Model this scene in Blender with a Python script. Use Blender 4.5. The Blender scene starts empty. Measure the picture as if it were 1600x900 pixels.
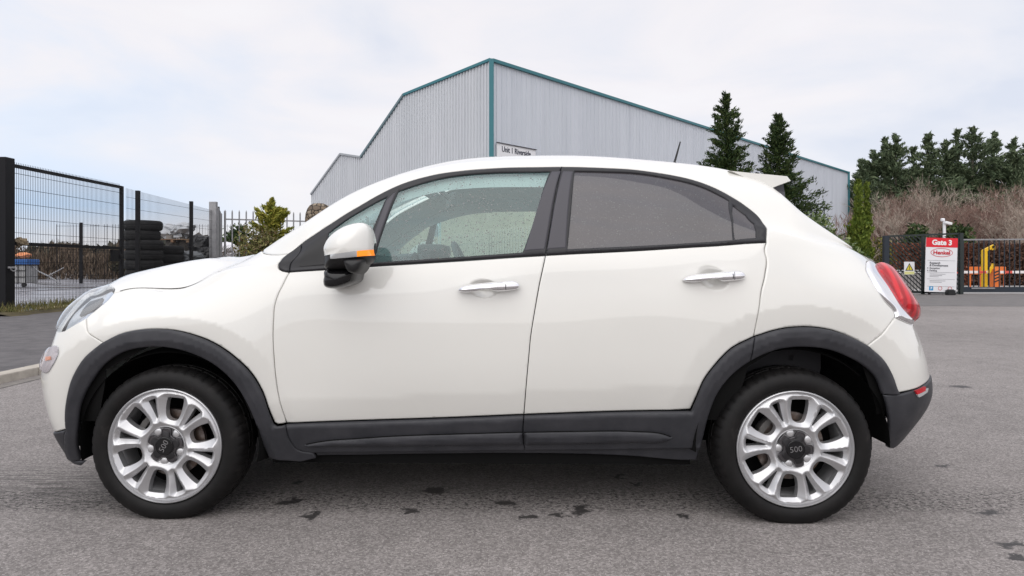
import bpy, bmesh, math, random
import numpy as np
from mathutils import Vector, Matrix
from mathutils.geometry import delaunay_2d_cdt
R = math.radians
rng = np.random.default_rng(7)
random.seed(7)
C = bpy.context.scene.collection
scene = bpy.context.scene
# ------------------------------------------------------------------ camera
CAMH = 1.04; FPX = 1067.0; HOR = 415.0
cam_d = bpy.data.cameras.new('camera'); cam = bpy.data.objects.new('camera', cam_d); C.objects.link(cam)
cam.location = (0, 0, CAMH); cam.rotation_euler = (R(90), 0, 0)
cam_d.sensor_width = 36; cam_d.lens = 36 * FPX / 1600; cam_d.shift_y = -(450 - HOR) / 1600
cam_d.clip_start = 0.05; cam_d.clip_end = 3000
scene.camera = cam
scene.render.resolution_x = 1024; scene.render.resolution_y = 576
scene.render.engine = 'CYCLES'
scene.cycles.max_bounces = 10; scene.cycles.transparent_max_bounces = 24
scene.view_settings.view_transform = 'Standard'; scene.view_settings.look = 'None'
scene.view_settings.gamma = 1; scene.view_settings.exposure = 0.3
# ------------------------------------------------------------------ sky: overcast, a sky texture veiled by cloud
SUN_EL, SUN_AZ = R(48), R(200)          # azimuth clockwise from +Y: behind the camera, slightly left
w = bpy.data.worlds.new('World'); scene.world = w; w.use_nodes = True
nt = w.node_tree; nt.nodes.clear(); NN = nt.nodes.new; LK = nt.links.new
def val(v):
    n = NN('ShaderNodeValue'); n.outputs[0].default_value = v; return n.outputs[0]
def mth(op, a, b=None, clamp=False):
    n = NN('ShaderNodeMath'); n.operation = op; n.use_clamp = clamp
    for i, q in enumerate((a, b)):
        if q is None: continue
        if isinstance(q, (int, float)): n.inputs[i].default_value = q
        else: LK(q, n.inputs[i])
    return n.outputs[0]
def ramp(fac, stops, interp='LINEAR'):
    n = NN('ShaderNodeValToRGB'); n.color_ramp.interpolation = interp
    el = n.color_ramp.elements
    while len(el) > 1: el.remove(el[-1])
    for i, (p, c) in enumerate(stops):
        e = el[0] if i == 0 else el.new(p)
        e.position = p; e.color = (*c, 1) if len(c) == 3 else c
    LK(fac, n.inputs[0]); return n.outputs[0]
def mixc(fac, a, b, mode='MIX'):
    n = NN('ShaderNodeMix'); n.data_type = 'RGBA'; n.blend_type = mode
    for k, q in ((0, fac), (6, a), (7, b)):
        if isinstance(q, (int, float)): n.inputs[k].default_value = q
        elif isinstance(q, tuple): n.inputs[k].default_value = (*q, 1)
        else: LK(q, n.inputs[k])
    return n.outputs[2]
sky = NN('ShaderNodeTexSky'); sky.sky_type = 'NISHITA'; sky.sun_disc = False
sky.sun_elevation = SUN_EL; sky.sun_rotation = SUN_AZ
tc = NN('ShaderNodeTexCoord'); sep = NN('ShaderNodeSeparateXYZ'); LK(tc.outputs['Generated'], sep.inputs[0])
el_ = sep.outputs[2]
mp = NN('ShaderNodeMapping'); mp.inputs['Scale'].default_value = (1.4, 1.4, 4.5); LK(tc.outputs['Generated'], mp.inputs[0])
no = NN('ShaderNodeTexNoise'); no.inputs['Scale'].default_value = 1.7; no.inputs['Detail'].default_value = 7; no.inputs['Roughness'].default_value = .52
no.inputs['Distortion'].default_value = .5; LK(mp.outputs[0], no.inputs['Vector'])
cloudc = ramp(no.outputs[0], [(.32, (.64, .67, .755)), (.44, (.73, .735, .785)), (.56, (.80, .775, .795)), (.70, (.83, .815, .83))])
# CIE-like overcast: brighter overhead and on the sun's side behind the camera
up = ramp(el_, [(0, (1, 1, 1)), (.36, (1.0, 1.0, 1.0)), (.62, (1.25,) * 3), (1.0, (1.5,) * 3)])
back = mth('MULTIPLY', sep.outputs[1], -1.0)
bk = ramp(back, [(0, (1, 1, 1)), (.25, (1.05,) * 3), (.8, (1.30, 1.28, 1.25))])
cl = mixc(1.0, mixc(1.0, cloudc, up, 'MULTIPLY'), bk, 'MULTIPLY')
# thin blue opening low over the horizon, mostly on the left
band = ramp(el_, [(.0, (0,) * 3), (.045, (.15,) * 3), (.075, (.75,) * 3), (.10, (.45,) * 3), (.15, (0,) * 3)])
side = ramp(mth('MULTIPLY', sep.outputs[0], -1.0), [(.30, (0,) * 3), (.52, (1,) * 3)])
frontm = ramp(sep.outputs[1], [(.2, (0,) * 3), (.5, (1,) * 3)])
bf = mth('MULTIPLY', mth('MULTIPLY', band, side), frontm)
skyc = mixc(1.0, sky.outputs[0], (.085, .085, .085), 'MULTIPLY')
cl2 = mixc(bf, cl, (.42, .62, .90))
# bluish tint at the top left
lt = mth('MULTIPLY', ramp(mth('MULTIPLY', sep.outputs[0], -1.0), [(.2, (0,) * 3), (.7, (1,) * 3)]), ramp(no.outputs[0], [(.40, (1,) * 3), (.60, (0,) * 3)]))
cl3 = mixc(mth('MULTIPLY', lt, .5), cl2, (.66, .78, .95))
fin = mixc(.90, skyc, cl3)
bg = NN('ShaderNodeBackground'); LK(fin, bg.inputs[0]); bg.inputs[1].default_value = 1.0
wo = NN('ShaderNodeOutputWorld'); LK(bg.outputs[0], wo.inputs[0])
sl = bpy.data.lights.new('sun', 'SUN'); sl.energy = .85; sl.angle = R(70); sl.color = (1, .965, .91)
so = bpy.data.objects.new('sun', sl); C.objects.link(so)
sd = Vector((math.sin(SUN_AZ) * math.cos(SUN_EL), math.cos(SUN_AZ) * math.cos(SUN_EL), math.sin(SUN_EL)))
so.rotation_euler = sd.to_track_quat('Z', 'Y').to_euler()
# ------------------------------------------------------------------ material helpers
def mat(name, col=(.5, .5, .5), rough=.5, metal=0., spec=.5, coat=0., trans=0., alpha=1., emis=None, ior=1.45):
    m = bpy.data.materials.new(name); m.use_nodes = True
    b = m.node_tree.nodes['Principled BSDF']
    b.inputs['Base Color'].default_value = (*col, 1); b.inputs['Roughness'].default_value = rough
    b.inputs['Metallic'].default_value = metal; b.inputs['Specular IOR Level'].default_value = spec
    b.inputs['Coat Weight'].default_value = coat; b.inputs['Coat Roughness'].default_value = .03
    b.inputs['Transmission Weight'].default_value = trans; b.inputs['Alpha'].default_value = alpha; b.inputs['IOR'].default_value = ior
    if emis: b.inputs['Emission Color'].default_value = (*emis[0], 1); b.inputs['Emission Strength'].default_value = emis[1]
    return m
def use(m):
    global nt, NN, LK
    nt = m.node_tree; NN = nt.nodes.new; LK = nt.links.new
    return nt.nodes['Principled BSDF']
def noise(scale, detail=4, rough=.5, vec=None, dist=0.):
    n = NN('ShaderNodeTexNoise'); n.inputs['Scale'].default_value = scale; n.inputs['Detail'].default_value = detail
    n.inputs['Roughness'].default_value = rough; n.inputs['Distortion'].default_value = dist
    if vec is not None: LK(vec, n.inputs['Vector'])
    return n.outputs[0]
def voro(scale, vec=None, feature='F1', rnd=1.):
    n = NN('ShaderNodeTexVoronoi'); n.feature = feature; n.inputs['Scale'].default_value = scale; n.inputs['Randomness'].default_value = rnd
    if vec is not None: LK(vec, n.inputs['Vector'])
    return n.outputs[0]
def objc():
    return NN('ShaderNodeTexCoord').outputs['Object']
def mapping(vec, scale=(1, 1, 1), rot=(0, 0, 0), loc=(0, 0, 0)):
    n = NN('ShaderNodeMapping'); n.inputs['Scale'].default_value = scale; n.inputs['Rotation'].default_value = rot; n.inputs['Location'].default_value = loc
    LK(vec, n.inputs[0]); return n.outputs[0]
def bump(b, h, strength=.3, dist=.01):
    n = NN('ShaderNodeBump'); n.inputs['Strength'].default_value = strength; n.inputs['Distance'].default_value = dist
    LK(h, n.inputs['Height']); LK(n.outputs[0], b.inputs['Normal'])
def varied(name, c1, c2, scale=3, rough=.8, spec=.3, bstr=0, bscale=40, detail=5, metal=0, bdist=.01):
    m = mat(name, c1, rough, metal, spec); b = use(m); o = objc()
    LK(ramp(noise(scale, detail, .6, o), [(.3, c1), (.7, c2)]), b.inputs['Base Color'])
    if bstr: bump(b, noise(bscale, 5, .6, o), bstr, bdist)
    return m
# ------------------------------------------------------------------ object helpers
def link(o, parent=None):
    C.objects.link(o)
    if parent is not None: o.parent = parent
    return o
def mesh(name, verts, faces, m=None, parent=None, smooth=True, normals=None, mi=None, sharp=None):
    me = bpy.data.meshes.new(name)
    me.from_pydata([tuple(v) for v in verts], [], [tuple(f) for f in faces])
    if m is not None:
        for q in (m if isinstance(m, (list, tuple)) else [m]): me.materials.append(q)
    if mi is not None: me.polygons.foreach_set('material_index', mi)
    me.polygons.foreach_set('use_smooth', [bool(smooth)] * len(me.polygons))
    me.validate(); me.update()
    if sharp is not None: me.set_sharp_from_angle(angle=R(sharp))
    if normals is not None and len(me.vertices) == len(normals):
        me.normals_split_custom_set_from_vertices([tuple(n) for n in normals])
    return link(bpy.data.objects.new(name, me), parent)
def bmobj(name, bm, m, parent=None, smooth=False, sharp=40):
    me = bpy.data.meshes.new(name); bm.normal_update(); bm.to_mesh(me); bm.free()
    for q in (m if isinstance(m, (list, tuple)) else [m]): me.materials.append(q)
    if smooth:
        me.polygons.foreach_set('use_smooth', [True] * len(me.polygons)); me.set_sharp_from_angle(angle=R(sharp))
    return link(bpy.data.objects.new(name, me), parent)
def tag(o, label=None, cat=None, group=None, kind=None):
    if label: o['label'] = label
    if cat: o['category'] = cat
    if group: o['group'] = group
    if kind: o['kind'] = kind
    return o
def empty(name, loc=(0, 0, 0), rz=0, **k):
    o = bpy.data.objects.new(name, None); o.empty_display_size = .2; o.location = loc; o.rotation_euler = (0, 0, rz); C.objects.link(o)
    return tag(o, **k)
def copy_tree(o, parent=None):
    c = o.copy(); C.objects.link(c)
    if parent is not None: c.parent = parent
    for ch in list(o.children): copy_tree(ch, c)
    return c
def box(bm, c, s, rot=None, mi=0, bev=0):
    r = bmesh.ops.create_cube(bm, size=1.0); vs = r['verts']
    bmesh.ops.scale(bm, vec=s, verts=vs)
    if bev:
        es = list({e for v in vs for e in v.link_edges})
        rr = bmesh.ops.bevel(bm, geom=es, offset=bev, segments=2, affect='EDGES', profile=.6)
        vs = list({v for f in rr['faces'] for v in f.verts} | {v for v in vs if v.is_valid})
    if rot is not None: bmesh.ops.transform(bm, matrix=rot.to_4x4() if hasattr(rot, 'to_4x4') else rot, verts=vs)
    bmesh.ops.translate(bm, vec=c, verts=vs)
    for f in {f for v in vs for f in v.link_faces}: f.material_index = mi
    return vs
def tube(bm, pts, rad, n=8, mi=0, cap=True):
    pts = [Vector(p) for p in pts]; rad = rad if isinstance(rad, (list, tuple)) else [rad] * len(pts)
    rings = []; up_ = None
    for i, p in enumerate(pts):
        d = (pts[min(i + 1, len(pts) - 1)] - pts[max(i - 1, 0)]).normalized()
        if up_ is None: up_ = Vector((0, 0, 1)) if abs(d.z) < .9 else Vector((1, 0, 0))
        a = d.cross(up_); a = a.normalized() if a.length > 1e-6 else Vector((1, 0, 0)); b_ = d.cross(a).normalized(); up_ = -b_ if False else b_.cross(d) * 0 + up_
        rings.append([bm.verts.new(p + (a * math.cos(2 * math.pi * k / n) + b_ * math.sin(2 * math.pi * k / n)) * rad[i]) for k in range(n)])
    for i in range(len(rings) - 1):
        for k in range(n):
            f = bm.faces.new((rings[i][k], rings[i][(k + 1) % n], rings[i + 1][(k + 1) % n], rings[i + 1][k])); f.material_index = mi
    if cap:
        for rr in (rings[0][::-1], rings[-1]):
            f = bm.faces.new(rr); f.material_index = mi
def lathe(prof, n=64, axis='y', arc=None):
    """prof: list of (radius, h). returns verts, faces about the y axis (h along y)"""
    vs = []; fs = []
    for (r_, h) in prof:
        for k in range(n):
            a = 2 * math.pi * k / n
            vs.append((r_ * math.cos(a), h, r_ * math.sin(a)) if axis == 'y' else (r_ * math.cos(a), r_ * math.sin(a), h))
    for i in range(len(prof) - 1):
        for k in range(n):
            k2 = (k + 1) % n
            fs.append((i * n + k, i * n + k2, (i + 1) * n + k2, (i + 1) * n + k))
    return vs, fs
def text(name, s, size, m, parent=None, mat4=None, depth=.002, align='CENTER', bold=0., sx=1.):
    cu = bpy.data.curves.new(name, 'FONT'); cu.body = s; cu.size = size; cu.extrude = depth; cu.align_x = align; cu.align_y = 'CENTER'; cu.offset = bold
    cu.resolution_u = 3
    t = bpy.data.objects.new(name, cu); C.objects.link(t)
    bpy.context.view_layer.update()
    me = bpy.data.meshes.new_from_object(t.evaluated_get(bpy.context.evaluated_depsgraph_get()))
    bpy.data.objects.remove(t); bpy.data.curves.remove(cu)
    me.name = name
    M4 = (mat4 if mat4 is not None else Matrix.Identity(4)) @ Matrix.Diagonal((sx, 1, 1, 1))
    me.transform(M4); me.materials.clear(); me.materials.append(m)
    return link(bpy.data.objects.new(name, me), parent)
def W(px, py, D):
    return Vector(((px - 800) / FPX * D, D, CAMH - (py - HOR) / FPX * D))
# ================================================================== THE CAR
TH = math.atan(.05 / 2.5625); CT, ST = math.cos(TH), math.sin(TH)
OX, OY = -1.4225, 2.79; XC, YC = 1.28, .87
def proj(P):
    P = np.asarray(P, float); X = OX + P[..., 0] * CT + P[..., 1] * ST; Y = OY - P[..., 0] * ST + P[..., 1] * CT
    return np.stack([800 + FPX * X / Y, HOR - FPX * (P[..., 2] - CAMH) / Y], -1)
def L(px, py, y):                       # pixel + lateral depth -> car-local point
    k = (px - 800) / FPX                # X = k Y
    x = (k * (OY + y * CT) - OX - y * ST) / (CT + k * ST)
    Y = OY - x * ST + y * CT
    return (x, y, CAMH - (py - HOR) * Y / FPX)
# control net: rows (bottom -> centreline), columns (nose centre -> round the near side -> tail centre)
def rowpts(lst):
    out = []
    for p in lst: out.append(L(p[1], p[2], p[3]) if p[0] == 'p' else p)
    return out
K = .87
NET = [
 # R0 bottom edge (z .20-.25)
 [(-.70,K,.20),(-.69,.52,.20),(-.60,.22,.20),(-.46,.10,.20),(-.28,.07,.20),(0,.06,.20),(.28,.07,.20),(.50,.09,.22),(.85,.11,.22),(1.2,.11,.22),(1.6,.11,.22),(2.0,.10,.22),(2.3,.08,.22),(2.56,.07,.25),(2.86,.08,.27),(3.05,.15,.28),(3.17,.34,.31),(3.22,.60,.31),(3.24,K,.31)],
 # R1 z .42
 [(-.82,K,.40),(-.80,.50,.40),(-.71,.20,.40),(-.53,.055,.40),(-.30,.01,.41),(0,0,.42),(.30,.01,.42),(.50,.03,.42),(.85,.05,.42),(1.2,.05,.42),(1.6,.05,.42),(2.0,.045,.42),(2.3,.02,.42),(2.56,0,.43),(2.88,.02,.44),(3.10,.10,.46),(3.25,.28,.47),(3.32,.56,.48),(3.345,K,.48)],
 # R2 z .54
 [(-.86,K,.55),(-.835,.50,.55),(-.735,.19,.55),(-.55,.04,.55),(-.30,0,.54),(0,-.01,.54),(.30,0,.54),(.50,.02,.54),(.85,.028,.54),(1.2,.028,.54),(1.6,.028,.54),(2.0,.022,.54),(2.3,.005,.54),(2.56,-.01,.54),(2.88,.01,.56),(3.13,.095,.58),(3.27,.26,.60),(3.345,.56,.62),(3.37,K,.62)],
 # R3 z .72
 [(-.865,K,.69),(-.825,.50,.69),(-.70,.18,.69),(-.53,.045,.69),(-.30,0,.70),(0,-.012,.72),(.30,0,.72),(.50,.015,.72),(.85,.018,.72),(1.2,.018,.72),(1.6,.018,.72),(2.0,.012,.72),(2.3,0,.72),(2.56,-.012,.73),(2.86,.01,.75),(3.11,.10,.75),(3.245,.27,.76),(3.33,.56,.77),(3.36,K,.77)],
 # R4 z .93 shoulder
 [(-.83,K,.83),(-.785,.50,.835),(-.67,.22,.84),(-.50,.09,.84),(-.28,.04,.835),(0,.025,.855),(.30,.03,.90),(.50,.03,.93),(.85,.03,.93),(1.2,.03,.93),(1.6,.03,.94),(2.0,.022,.95),(2.3,.015,.95),(2.56,.008,.96),(2.82,.03,.95),(3.03,.12,.935),(3.16,.28,.93),(3.26,.56,.94),(3.29,K,.94)],
 # R5 belt z 1.07
 [(-.80,K,.875),(-.755,.52,.885),(-.64,.28,.90),(-.47,.16,.905),(-.26,.10,.905),(0,.085,.925),(.27,.075,.998),('p',441,424,.06),('p',560,418,.055),('p',700,409,.055),('p',860,398,.055),('p',1000,391,.053),('p',1110,385,.052),('p',1215,379,.055),(2.78,.10,1.075),(2.93,.18,1.06),(3.06,.33,1.045),(3.19,.58,1.04),(3.22,K,1.04)],
 # R6 hood gap / upper window line / C-pillar
 [(-.775,K,.905),(-.72,.56,.915),(-.605,.36,.925),(-.44,.25,.945),(-.25,.20,.97),('p',290,448,.19),('p',357,419,.165),('p',450,396,.10),('p',560,322,.155),('p',690,270,.215),('p',850,260.5,.235),('p',1000,265.5,.235),('p',1100,289,.20),('p',1200,342,.14),('p',1262,365,.14),(2.87,.24,1.125),(2.99,.38,1.09),(3.13,.60,1.075),(3.17,K,1.08)],
 # R7 hood outer / A-pillar crest / roof crest / rear screen edge
 [(-.75,K,.93),(-.695,.60,.94),(-.58,.44,.955),(-.43,.37,.985),(-.25,.34,1.015),(-.02,.34,1.045),(.20,.31,1.06),('p',447,369,.19),('p',560,298.5,.27),('p',690,255.7,.36),('p',850,245,.39),('p',1000,251,.37),('p',1128,264.0,.33),('p',1205,297.5,.25),('p',1263,339.5,.23),('p',1330,386,.29),(2.95,.44,1.13),(3.09,.64,1.105),(3.12,K,1.115)],
 # R8 y .6
 [(-.72,K,.95),(-.67,.68,.955),(-.57,.60,.97),(-.44,.58,1.005),(-.28,.57,1.04),(-.06,.57,1.075),(.10,.57,1.085),(.32,.55,1.14),(.66,.56,1.36),(1.14,.60,1.553),(1.60,.62,1.585),(2.03,.62,1.565),(2.33,.60,1.525),(2.60,.52,1.44),(2.75,.50,1.29),(2.84,.54,1.19),(2.94,.60,1.145),(3.05,.72,1.13),(3.07,K,1.15)],
 # R9 centreline
 [(-.69,K,.965),(-.66,K,.97),(-.57,K,.985),(-.45,K,1.02),(-.30,K,1.055),(-.10,K,1.085),(.06,K,1.095),(.28,K,1.14),(.63,K,1.37),(1.13,K,1.565),(1.60,K,1.60),(2.03,K,1.58),(2.33,K,1.54),(2.62,K,1.46),(2.78,K,1.31),(2.87,K,1.22),(2.94,K,1.175),(2.99,K,1.165),(3.02,K,1.18)],
]
NET = np.array([rowpts(r) for r in NET])           # (10,19,3)
for j, (a, b_, c_) in enumerate([(.02,.05,.07),(.07,.09,.085),(.085,.10,.09),(.08,.10,.10),(.08,.10,.115),(.075,.10,.125),(.07,.09,.12),(.07,.08,.10),(.07,.07,.06),(.07,.06,.05)]):
    NET[j, 0, 0] += a; NET[j, 1, 0] += b_; NET[j, 2, 0] += c_; NET[j, 3, 0] += c_ * .35
for j, d_ in ((0, -.01), (1, .012), (2, -.02), (3, -.042), (4, -.06), (5, -.02)):
    NET[j, 16:, 0] += d_; NET[j, 15, 0] += d_ * .7
NET[2:4, 16, 0] -= .012; NET[3:5, 2, 0] += .02; NET[7:, 12, 2] -= .010; NET[8, 9:13, 2] -= .013; NET[9, 9:13, 2] -= .016; NET[8:, 13, 2] += .004; NET[8:, 14, 2] -= .05; NET[8:, 12, 0] += .05; NET[8:, 13, 0] -= .06; NET[8:, 14, 0] -= .08; NET[8:, 13, 2] -= .01; NET[8:, 15, 2] -= .035; NET[8:, 15, 0] -= .02
def tang(P, u):
    """nonuniform Catmull tangents of P[(n),...] at params u"""
    n = len(u); T = np.zeros_like(P); h = np.diff(u)
    d = np.diff(P, axis=0) / h.reshape(-1, *([1] * (P.ndim - 1)))
    for i in range(1, n - 1): T[i] = (d[i - 1] * h[i] + d[i] * h[i - 1]) / (h[i] + h[i - 1])
    T[0] = d[0] * 1.5 - T[1] * .5; T[-1] = d[-1] * 1.5 - T[-2] * .5
    return T
SI = np.concatenate([[0], np.cumsum(np.linalg.norm(np.diff(NET[3], axis=0), axis=1))])
tj = np.linalg.norm(np.diff(NET[:, 7:14], axis=0), axis=2).mean(1)
TJ = np.concatenate([[0], np.cumsum(tj)])
# tangents along s for each row (symmetry: at the centreline the curve leaves square to it)
TS = np.stack([tang(r, SI) for r in NET])
for j in range(8):
    TS[j, 0] = (0, -abs(TS[j, 0, 1]) if abs(TS[j,0,1]) > .2 else -.8, 0); TS[j, -1] = (0, abs(TS[j, -1, 1]) if abs(TS[j,-1,1]) > .2 else .8, 0)
def herm(p0, p1, m0, m1, h, q):
    q2 = q * q; q3 = q2 * q
    return (2*q3-3*q2+1)*p0 + (q3-2*q2+q)*h*m0 + (-2*q3+3*q2)*p1 + (q3-q2)*h*m1
def Fs(s, t):
    s = np.clip(np.atleast_1d(np.asarray(s, float)), 0, SI[-1]); t = np.clip(np.atleast_1d(np.asarray(t, float)), 0, TJ[-1])
    i = np.clip(np.searchsorted(SI, s, side='right') - 1, 0, len(SI) - 2)
    h = (SI[i+1] - SI[i]); q = ((s - SI[i]) / h)[:, None]; h = h[:, None]
    rows = [herm(NET[j, i], NET[j, i+1], TS[j, i], TS[j, i+1], h, q) for j in range(len(NET))]   # each (n,3)
    Rw = np.stack(rows)                                  # (10,n,3)
    T = tang(Rw, TJ)
    T[-1] = T[-1] * np.array([1, 1, 0.0])                # roof flat across the centreline
    j = np.clip(np.searchsorted(TJ, t, side='right') - 1, 0, len(TJ) - 2)
    ar = np.arange(len(s)); hh = (TJ[j+1] - TJ[j])[:, None]; q = ((t - TJ[j])[:, None]) / hh
    return herm(Rw[j, ar], Rw[j+1, ar], T[j, ar], T[j+1, ar], hh, q)
def Fn(s, t, e=2e-3):
    s = np.asarray(s, float); t = np.asarray(t, float)
    ds = Fs(np.minimum(s + e, SI[-1]), t) - Fs(np.maximum(s - e, 0), t); dt = Fs(s, np.minimum(t + e, TJ[-1])) - Fs(s, np.maximum(t - e, 0))
    n = np.cross(ds, dt); l = np.linalg.norm(n, axis=1, keepdims=True); n = n / np.maximum(l, 1e-9)
    return n                       # outward: near side -y
def st(c, r):                      # column / row index (float) -> params
    return (float(np.interp(c, range(len(SI)), SI)), float(np.interp(r, range(len(TJ)), TJ)))
_gs, _gt = np.meshgrid(np.linspace(0, SI[-1], 700), np.linspace(0, TJ[-1], 260))
GS, GT = _gs.ravel(), _gt.ravel(); GP = Fs(GS, GT); GN = Fn(GS, GT)
CAML = np.array([ (0-OX)*CT - (0-OY)*ST, (0-OX)*ST + (0-OY)*CT, CAMH ])     # camera in car-local
_vis = ((CAML - GP) * GN).sum(1) > 0
GQ = proj(GP)
def pick(px, py):
    """pixel -> (s,t) on the near surface"""
    d = (GQ[:, 0] - px) ** 2 + (GQ[:, 1] - py) ** 2 + np.where(_vis, 0, 1e5)
    k = int(np.argmin(d)); s, t = GS[k], GT[k]; best = d[k]; bs, bt = s, t
    for _ in range(6):
        e = 1e-3; q = proj(Fs([s, s + e, s], [t, t, t + e])); J = np.array([(q[1]-q[0])/e, (q[2]-q[0])/e]).T
        r = np.array([px, py]) - q[0]; dd = (r ** 2).sum()
        if dd < best: best, bs, bt = dd, s, t
        try: stp = np.linalg.lstsq(J.T @ J + np.eye(2) * 50, J.T @ r, rcond=None)[0]
        except Exception: break
        stp = np.clip(stp, -.02, .02); s = min(max(s + stp[0], 0), SI[-1]); t = min(max(t + stp[1], 0), TJ[-1])
    return (bs, bt)
def curve(pts, n=6, closed=False, smooth=True):
    """list of ('p',px,py) / ('c',col,row) / (s,t) -> dense st polyline, Catmull-smoothed"""
    q = []
    for p in pts:
        if p[0] == 'c': q.append(st(p[1], p[2]))
        elif p[0] == 'r': q.append((p[1], p[2]))
        else: q.append(pick(p[0], p[1]))
    q = np.array(q)
    if not smooth: return q
    m = len(q); out = []
    for i in range(m if closed else m - 1):
        p0 = q[(i-1) % m] if closed or i > 0 else 2*q[0]-q[1]; p1 = q[i]; p2 = q[(i+1) % m]; p3 = q[(i+2) % m] if closed or i+2 < m else 2*q[-1]-q[-2]
        d1 = max(np.linalg.norm(p2-p1), 1e-6); d0 = max(np.linalg.norm(p1-p0), 1e-6); d2 = max(np.linalg.norm(p3-p2), 1e-6)
        m1 = ((p1-p0)/d0*d1 + (p2-p1)/d1*d0)/(d0+d1)*d1; m2 = ((p2-p1)/d1*d2 + (p3-p2)/d2*d1)/(d1+d2)*d1
        for k in range(n):
            u = k / n; out.append(herm(p1, p2, m1, m2, 1., u))
    if not closed: out.append(q[-1])
    return np.array(out)
def join(*cs):
    o = [np.atleast_2d(c) for c in cs]; a = np.concatenate(o)
    keep = [0]
    for i in range(1, len(a)):
        if np.linalg.norm(a[i] - a[keep[-1]]) > 1.5e-3: keep.append(i)
    a = a[keep]
    if np.linalg.norm(a[0] - a[-1]) < 1.5e-3: a = a[:-1]
    return a
def area(p): x, y = p[:, 0], p[:, 1]; return .5 * np.sum(x * np.roll(y, -1) - np.roll(x, -1) * y)
def densify(p, d=.012):
    out = []
    for i in range(len(p)):
        a, b = p[i], p[(i+1) % len(p)]; n = max(1, int(np.linalg.norm(b - a) / d))
        for k in range(n): out.append(a + (b - a) * k / n)
    return np.array(out)
def inset(p, d):
    if area(p) < 0: p = p[::-1]
    a = p - np.roll(p, 1, 0); b = np.roll(p, -1, 0) - p
    a /= np.linalg.norm(a, axis=1, keepdims=True) + 1e-9; b /= np.linalg.norm(b, axis=1, keepdims=True) + 1e-9
    na = np.stack([-a[:, 1], a[:, 0]], 1); nb = np.stack([-b[:, 1], b[:, 0]], 1); n = na + nb; l = np.linalg.norm(n, axis=1, keepdims=True)
    n = n / np.maximum(l, .3) ; c = np.maximum((n / np.maximum(np.linalg.norm(n, axis=1, keepdims=True), 1e-9) * na).sum(1, keepdims=True), .5)
    q = p + n / np.maximum(np.linalg.norm(n, axis=1, keepdims=True), 1e-9) * d / c
    # edges lying on the domain border stay there
    for ax, hi in ((0, SI[-1]), (1, TJ[-1])):
        for v in (0, hi):
            k = np.abs(p[:, ax] - v) < 1e-4; q[k, ax] = v
    return q
def inside(p, x, y):
    c = np.zeros(len(x), bool); j = len(p) - 1
    for i in range(len(p)):
        yi, yj, xi, xj = p[i, 1], p[j, 1], p[i, 0], p[j, 0]
        m = (yi > y) != (yj > y)
        if yi != yj: c ^= m & (x < (xj - xi) * (y - yi) / (yj - yi) + xi)
        j = i
    return c
def dist_poly(p, x, y, closed=True):
    d = np.full(len(x), 1e9); n = len(p); q = np.stack([x, y], 1)
    for i in range(n if closed else n - 1):
        a = p[i]; b = p[(i+1) % n]; ab = b - a; l = (ab ** 2).sum()
        u = np.clip(((q - a) @ ab) / max(l, 1e-12), 0, 1)
        d = np.minimum(d, np.linalg.norm(q - a - u[:, None] * ab, axis=1))
    return d
CAR = None
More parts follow.
